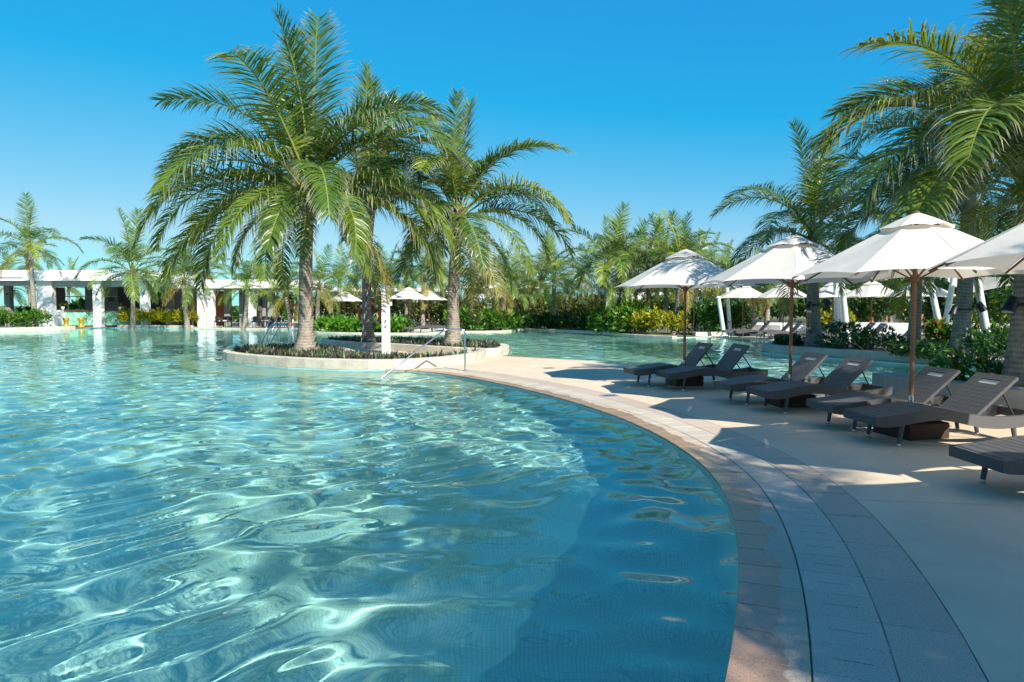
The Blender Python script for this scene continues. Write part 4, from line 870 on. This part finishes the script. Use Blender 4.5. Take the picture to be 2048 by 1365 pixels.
# palms of the far shore and background: px of trunk, distance, px of crown, L
mid = [(70,45.5,66,497,3.7,'slender palm in front of the left end of the bar roof',10),(265,47.5,268,548,4.5,'palm with a wide crown in front of the bar counter',15),(375,48,370,566,3.4,'palm at the right end of the croton hedge by the bar',18),
       (490,47,496,578,2.9,'short flared palm on the bar terrace near the pool ladder',15),(585,46,572,592,2.8,'short palm beside the terrace rescue pole',15),(420,55,418,545,3.2,'palm behind the bar terrace columns',14),
       (636,47,640,575,3.0,'grey palm directly right of the tallest island palm trunk',15),(676,50,680,570,3.0,'palm behind the life ring, left of it',14),(775,49,778,570,3.2,'palm behind the shower post',14),(815,52,812,560,3.0,'palm behind the far centre parasol pole',14),(846,50,848,558,3.2,'dark palm right of the far centre parasol',16),(885,56,884,560,3.2,'palm just left of the shorter island palm trunk',14),
       (943,52,945,570,3.0,'dark palm over the bright hedge, left of the grey trunk',14),(1003,44.6,1010,575,3.4,'grey palm rising from the bright hedge',18),(1036,50,1032,578,3.2,'palm behind the bright hedge with yellow fronds',15),(1058,54,1056,580,3.0,'thin palm behind the recessed shore',14),
       (1103,46.5,1108,560,3.4,'dark bent palm on the recessed shore',18),(1134,56,1134,585,2.8,'thin pale palm left of the corner bush',14),(1208,40.5,1213,545,4.0,'palm on the left side of the corner bush',20),(1252,41.5,1252,550,3.8,'dark trunked palm rising from the corner bush',18),
       (1292,42,1296,545,3.6,'palm behind the croton row with speckled trunk',18),(1330,46,1330,530,3.9,'tall palm behind the first parasol, left of its pole',18),(1350,38.2,1362,540,3.6,'flared palm beside the first parasol pole',18),(1392,44,1394,548,3.3,'palm right of the first parasol pole',16),(1425,50,1424,545,3.0,'palm left of the leaning masts',14),
       (1503,40,1508,580,2.6,'pale trunked palm behind the far right loungers, left one',15),(1532,39,1536,578,2.6,'pale trunked palm behind the far right loungers, right one',15)]
for i, (px, Y, tx_, ty, L, lb, nf) in enumerate(mid):
    palm_px(lb, px, Y, tx_, ty, L=L*.97, nf=nf+3, seed=500+i*7, r0=.17, r1=.12, flare=.16 if px in (490, 585, 1350) else .06, lod=1, group='palms along the far shore')
bgp = [(20,66,20,575),(63,64,60,528),(140,70,140,580),(520,62,520,575),(560,66,556,568),(715,64,715,575),(755,66,752,560),(910,64,912,565),(975,62,975,580),(1080,64,1082,560),(1165,60,1166,560),(1236,60,1240,540),(1275,64,1270,535),(1315,62,1318,560),(1372,60,1376,520),(1450,60,1452,560),(1560,58,1562,570),(1620,60,1622,575),(1725,52,1728,560),(1780,48,1784,545),(1860,44,1862,520),(1960,42,1962,500),(2030,38,2034,500)]
nth = ['first','second','third','fourth','fifth','sixth','seventh','eighth','ninth','tenth','eleventh','twelfth','thirteenth','fourteenth','fifteenth','sixteenth','seventeenth','eighteenth','nineteenth','twentieth','twenty-first','twenty-second','twenty-third']
for i, (px, Y, tx_, ty) in enumerate(bgp):
    palm_px('distant palm in the background belt of palms, %s from the left' % nth[i], px, Y, tx_, ty, L=3.4, nf=15, seed=900+i*11, r0=.15, r1=.11, flare=.05, lod=1, group='distant palms in the background belt')

# background belt of trees (a far wood that reads as one mass)
rng = np.random.default_rng(77); n_ = 20000; th_ = rng.uniform(-.85, .85, n_); dist = rng.uniform(68, 84, n_)
X_ = np.sin(th_)*dist*1.05; Y_ = np.cos(th_)*dist; cl = np.sin(th_*31)+.7*np.sin(th_*57+1)+.5*np.sin(th_*97+2)
zmax = 2.3+.45*cl+np.where(X_ > 20, 1.6, 0)+np.where((X_ < -14), -1.2, 0); z_ = zmax*rng.random(n_)**.7
pos = np.c_[X_, Y_, np.maximum(z_, .1)]; nm = np.tile([0, -.6, .6], (n_, 1))
o = link('background_trees', leaf_cloud('background_trees', pos, nm, .6, rng, np.clip(rng.random(n_)*.8+.1*cl, 0, 1), 1.9), M['farleaf']); tag(o, 'belt of low trees and bushes far behind the palms', 'trees', kind='stuff')
for i, (px, Y, rx, h) in enumerate(((1630,46,1.7,4.0),(1580,47,1.6,3.3),(1690,42,1.5,3.0),(1760,40,1.6,3.2),(1460,46,1.5,2.8),(1875,36,1.5,3.4),(1940,35,1.6,3.6),(2010,33,1.6,3.6),(1330,50,1.6,2.4),(1800,44,1.8,3.8))):
    shrub('leafy_tree', 'bright leafy small tree on the far lawn, %s counted from the first parasol pole' % nth[i], (AX(px, Y), Y, 0), rx, h, M['farleaf'], 1500, .32, 700+i, 'small leafy trees on the lawn', 'tree')

# ------------------------------------------------------------------ the bar
YB = 51.5
t = thing('pool_bar', 'long white flat roofed open bar building across the pool at left', 'building', (0, 0, 0))
def bxp(name, px0, px1, y0, y1, z0, z1, m, par): return MB().box(AX(px0, y0), AX(px1, y0), y0, y1, z0, z1).build(name, m, par)
rf = bxp('roof', -120, 332, YB-1.6, YB+7, AZ(562,YB-1.6), AZ(541,YB-1.6), M['white'], t)
bxp('fascia_slot', -60, 48, YB-1.63, YB-1.59, AZ(557.5,YB-1.6), AZ(553.5,YB-1.6), M['greymetal'], rf)
rf2 = bxp('roof', 332.5, 612, YB-.6, YB+7, AZ(577,YB-.6), AZ(560,YB-.6), M['white'], t)
bxp('soffit_beam', -100, 66, YB-1.0, YB-.7, AZ(573,YB), AZ(563,YB), M['greymetal'], t)
bxp('soffit_beam', 98, 330, YB-1.0, YB-.7, AZ(575,YB), AZ(564,YB), M['greymetal'], t)
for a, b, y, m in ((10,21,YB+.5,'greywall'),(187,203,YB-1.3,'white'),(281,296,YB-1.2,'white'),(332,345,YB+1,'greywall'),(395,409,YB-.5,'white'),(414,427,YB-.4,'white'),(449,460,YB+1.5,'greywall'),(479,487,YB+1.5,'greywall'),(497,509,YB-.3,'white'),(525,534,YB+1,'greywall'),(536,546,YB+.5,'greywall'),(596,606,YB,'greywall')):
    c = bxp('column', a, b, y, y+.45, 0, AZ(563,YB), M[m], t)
    mpx = (a+b)/2; bxp('wall_light', mpx-1.6, mpx+1.6, y-.07, y-.001, AZ(590,y), AZ(587,y), M['black'], c)
bxp('side_wall', 75, 105, YB-1.2, YB-.7, 0, AZ(563,YB), M['white'], t)
bxp('curved_wall', 105.5, 121, YB-1.1, YB-.6, 0, AZ(620,YB), M['white'], t)
bxp('timber_door', 110, 131, YB+1, YB+1.1, 0, AZ(575,YB), M['brown'], t)
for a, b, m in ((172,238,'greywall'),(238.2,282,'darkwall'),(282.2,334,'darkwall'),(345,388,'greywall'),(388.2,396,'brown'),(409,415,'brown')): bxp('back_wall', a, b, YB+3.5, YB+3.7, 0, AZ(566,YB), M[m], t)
bxp('shelf', 125, 236, YB+2.6, YB+3.0, AZ(593.5,YB), AZ(591.8,YB), M['greymetal'], t)
bxp('screen', 218, 229, YB+2.55, YB+2.6, AZ(603,YB), AZ(594,YB), M['black'], t)
bw = bxp('brick_wall', 426, 449, YB+2.9, YB+3.2, 0, AZ(581,YB), M['brick'], t)
cn = thing('bar_counter', 'green mosaic bar counter with a dark red top inside the open bar', 'counter', (0, 0, 0))
yb = YB-.6; xa, xb = AX(121,yb), AX(280,yb); ncol = 9
for i in range(ncol):
    x0 = xa+(xb-xa)*i/ncol; x1_ = xa+(xb-xa)*(i+1)/ncol; MB().box(x0+.012, x1_-.012, yb, yb+.5, .12, AZ(622.5,yb)).build('mosaic_panel', M['mosaic'], cn)
MB().box(xa-.1, xb+.1, yb-.12, yb+.62, AZ(622.4,yb), AZ(620,yb)).build('counter_top', M['brown'], cn)
MB().box(xa, xb, yb+.05, yb+.45, 0, .119).build('plinth', M['darkwall'], cn)
for i, px in enumerate((132.5, 162.5)):
    Y = 49.5; st = thing('bar_stool', ('left' if i == 0 else 'right')+' yellow hourglass stool at the mosaic counter', 'stool', (AX(px,Y), Y, 0), 0, 'yellow stools')
    MB().lathe([(0,0),(.24,0),(.25,.03),(.2,.12),(.15,.3),(.145,.42),(.19,.56),(.22,.68),(.0,.68)], 20).build('body', M['yellow'], st); MB().lathe([(0,.03),(.2,.03),(.235,.01),(.235,-.0),(0,0)], 20, (0,0,.681)).build('seat', M['yellow'], st)
for i, px in enumerate((127, 241)):
    pt = thing('potted_plant', ('left' if i == 0 else 'right')+' small potted plant on the bar counter', 'plant', (AX(px,yb+.25), yb+.25, AZ(620,yb)))
    MB().lathe([(0,0),(.09,0),(.13,.22),(.11,.22),(.1,.2),(0,.2)], 14).build('pot', M['white'], pt); rr_ = np.random.default_rng(i); d = rr_.normal(size=(60, 3)); d /= np.linalg.norm(d, axis=1, keepdims=True); link('foliage', leaf_cloud('foliage', d*.13+[0,0,.33], d, .14, rr_, rr_.random(60)), M['hedge'], pt)
# terrace chairs, tables and closed parasols
def make_chair(label, loc, rz):
    c = thing('terrace_chair', label, 'chair', loc, rz, 'dark chairs on the bar terrace')
    for x in (-.27, .27):
        for y in (-.25, .25): MB().tube([(x,y,0),(x,y,.44)], .02, 6).build('leg', M['rail_paint'], c)
    MB().cbox(-.3,.3,-.3,.3,.38,.44,.01).build('seat', M['rail_paint'], c); MB().cbox(-.26,.26,-.27,.25,.441,.52,.03).build('cushion', M['cushion'], c)
    v = []; K2 = 9
    for k in range(K2):
        a = math.pi*k/(K2-1); hh = .62+.2*math.sin(a)
        for r_, z in ((.31,.44),(.33,hh),(.29,hh),(.27,.44)): v.append((r_*math.cos(a), r_*math.sin(a), z))
    MB().add(v, [(4*i+k, 4*i+(k+1) % 4, 4*i+4+(k+1) % 4, 4*i+4+k) for i in range(K2-1) for k in range(4)]).build('backrest', M['rail_paint'], c); return c
cs = [(440,50.3,150),(455,51,20),(515,50.2,170),(533,50.6,40),(548,50.2,200),(565,50.0,130),(630,48.2,150),(660,48.4,30),(748,47,160)]
ch0 = None; cl_ = ['pale cushioned chair in front of the brick wall','dark chair right of the brick wall by a table','pale chair left of the far pool ladder','dark chair behind the far pool ladder','dark chair right of the far pool ladder','dark chair beside the terrace palm','chair just right of the tallest palm trunk','chair behind the strappy plants left of the life ring','chair right of the life ring']
for i, (px, Y, a) in enumerate(cs):
    if ch0 is None: ch0 = make_chair(cl_[i], (AX(px,Y), Y, 0), R(a))
    else: copy_tree(ch0, None, (AX(px,Y), Y, 0), R(a), cl_[i])
for i, (px, Y) in enumerate(((470,50.6),(540,51.2),(645,48.8))):
    tb = thing('terrace_table', ['dark table right of the brick wall','dark table behind the far pool ladder','low table behind the strappy plants'][i], 'table', (AX(px,Y), Y, 0), 0, 'tables on the bar terrace')
    MB().cbox(-.45,.45,-.4,.4,.70,.74,.01).build('table_top', M['rail_paint'], tb)
    for x in (-.38, .38):
        for y in (-.33, .33): MB().tube([(x,y,0),(x,y,.70)], .025, 6).build('leg', M['rail_paint'], tb)
for i, (px, Y) in enumerate(((521,52.5),(549,53))):
    cu = thing('closed_parasol', ('left' if i == 0 else 'right')+' folded dark parasol between the terrace columns', 'umbrella', (AX(px,Y), Y, 0), 0, 'folded parasols')
    MB().tube([(0,0,0),(0,0,2.7)], .03, 8).build('pole', M['wood'], cu); MB().lathe([(.03,2.75),(.10,2.5),(.17,1.9),(.20,1.2),(.16,1.15),(.05,1.2)], 9, smooth=False).build('folded_canopy', M['darkwall'], cu)

life_ring('distant orange life ring behind the croton row', (AX(1303,41.0), 40.9, AZ(636,41)), (0, 0, R(20)), .34)
pole('distant red and white pole by the speckled palm trunk', (AX(1300,41),41.2,0), (AX(1298,41),41.3,AZ(600,41)), 9, .03)
wp = thing('garden_post', 'distant white square post beyond the bright hedge', 'post', (AX(978,53), 53, 0))
MB().cbox(-.2,.2,-.2,.2,0,AZ(609,53),.02).build('shaft', M['white'], wp); MB().cbox(-.25,.25,-.25,.25,AZ(609,53)+.001,AZ(607,53)+.03,.01).build('cap', M['white'], wp)
# ------------------------------------------------------------------ white houses and a tower far behind
def house(label, px0, px1, Y, ztop, seed):
    rg = random.Random(seed); x0, x1_ = AX(px0,Y), AX(px1,Y); c = thing('white_house', label, 'house', ((x0+x1_)/2, Y, 0), 0, 'white houses behind the palms'); hw = (x1_-x0)/2
    MB().box(-hw,hw,0,8,0,ztop).build('wall', M['white'], c); MB().box(-hw-.5,hw+.5,-.7,8.5,ztop,ztop+.35).build('roof', M['white'], c)
    k = max(2, int(hw*2/2.6))
    for i in range(k):
        x = -hw+(i+.5)*2*hw/k; wn = MB().box(x-.7,x+.7,-.03,.05,.9,min(2.5, ztop-.3)).build('window', M['glass'], c); MB().box(x-.03,x+.03,-.06,-.031,.9,min(2.5, ztop-.3)).build('mullion', M['white'], wn)
house('white low house behind the island palms', 640, 880, 74, 3.1, 1); house('white low house behind the centre palms', 930, 1075, 80, 3.6, 2); house('white house behind the first near parasol', 1215, 1345, 70, 3.6, 3); house('white house glimpsed left of the far parasols', 1370, 1480, 76, 3.2, 4)
c = thing('restaurant_pavilion', 'low terracotta pavilion with a pale roof behind the far right parasols', 'building', (AX(1775,50), 50, 0)); MB().box(-2.6,2.6,0,4,0,1.9).build('wall', M['brick'], c); MB().box(-3.2,3.2,-.6,4.6,1.9,2.2).build('roof', M['white'], c)
for i in range(4): MB().box(-2.2+i*1.2,-1.4+i*1.2,-.04,-.001,.3,1.5).build('window', M['darkwall'], c)
tw = thing('glass_tower', 'distant blue glass tower seen between the near parasols', 'building', (AX(1600,320), 320, 0)); Y = 320; hw = 7.5
MB().box(-hw,hw,0,14,0,AZ(505,Y)).build('tower_core', M['pale_concrete'], tw)
for fl_ in range(10):
    for i in range(4):
        x = -hw+.6+i*3.6; MB().box(x,x+2.9,-.15,-.02,1.5+fl_*2.6,3.6+fl_*2.6).build('window', M['glass'], tw)
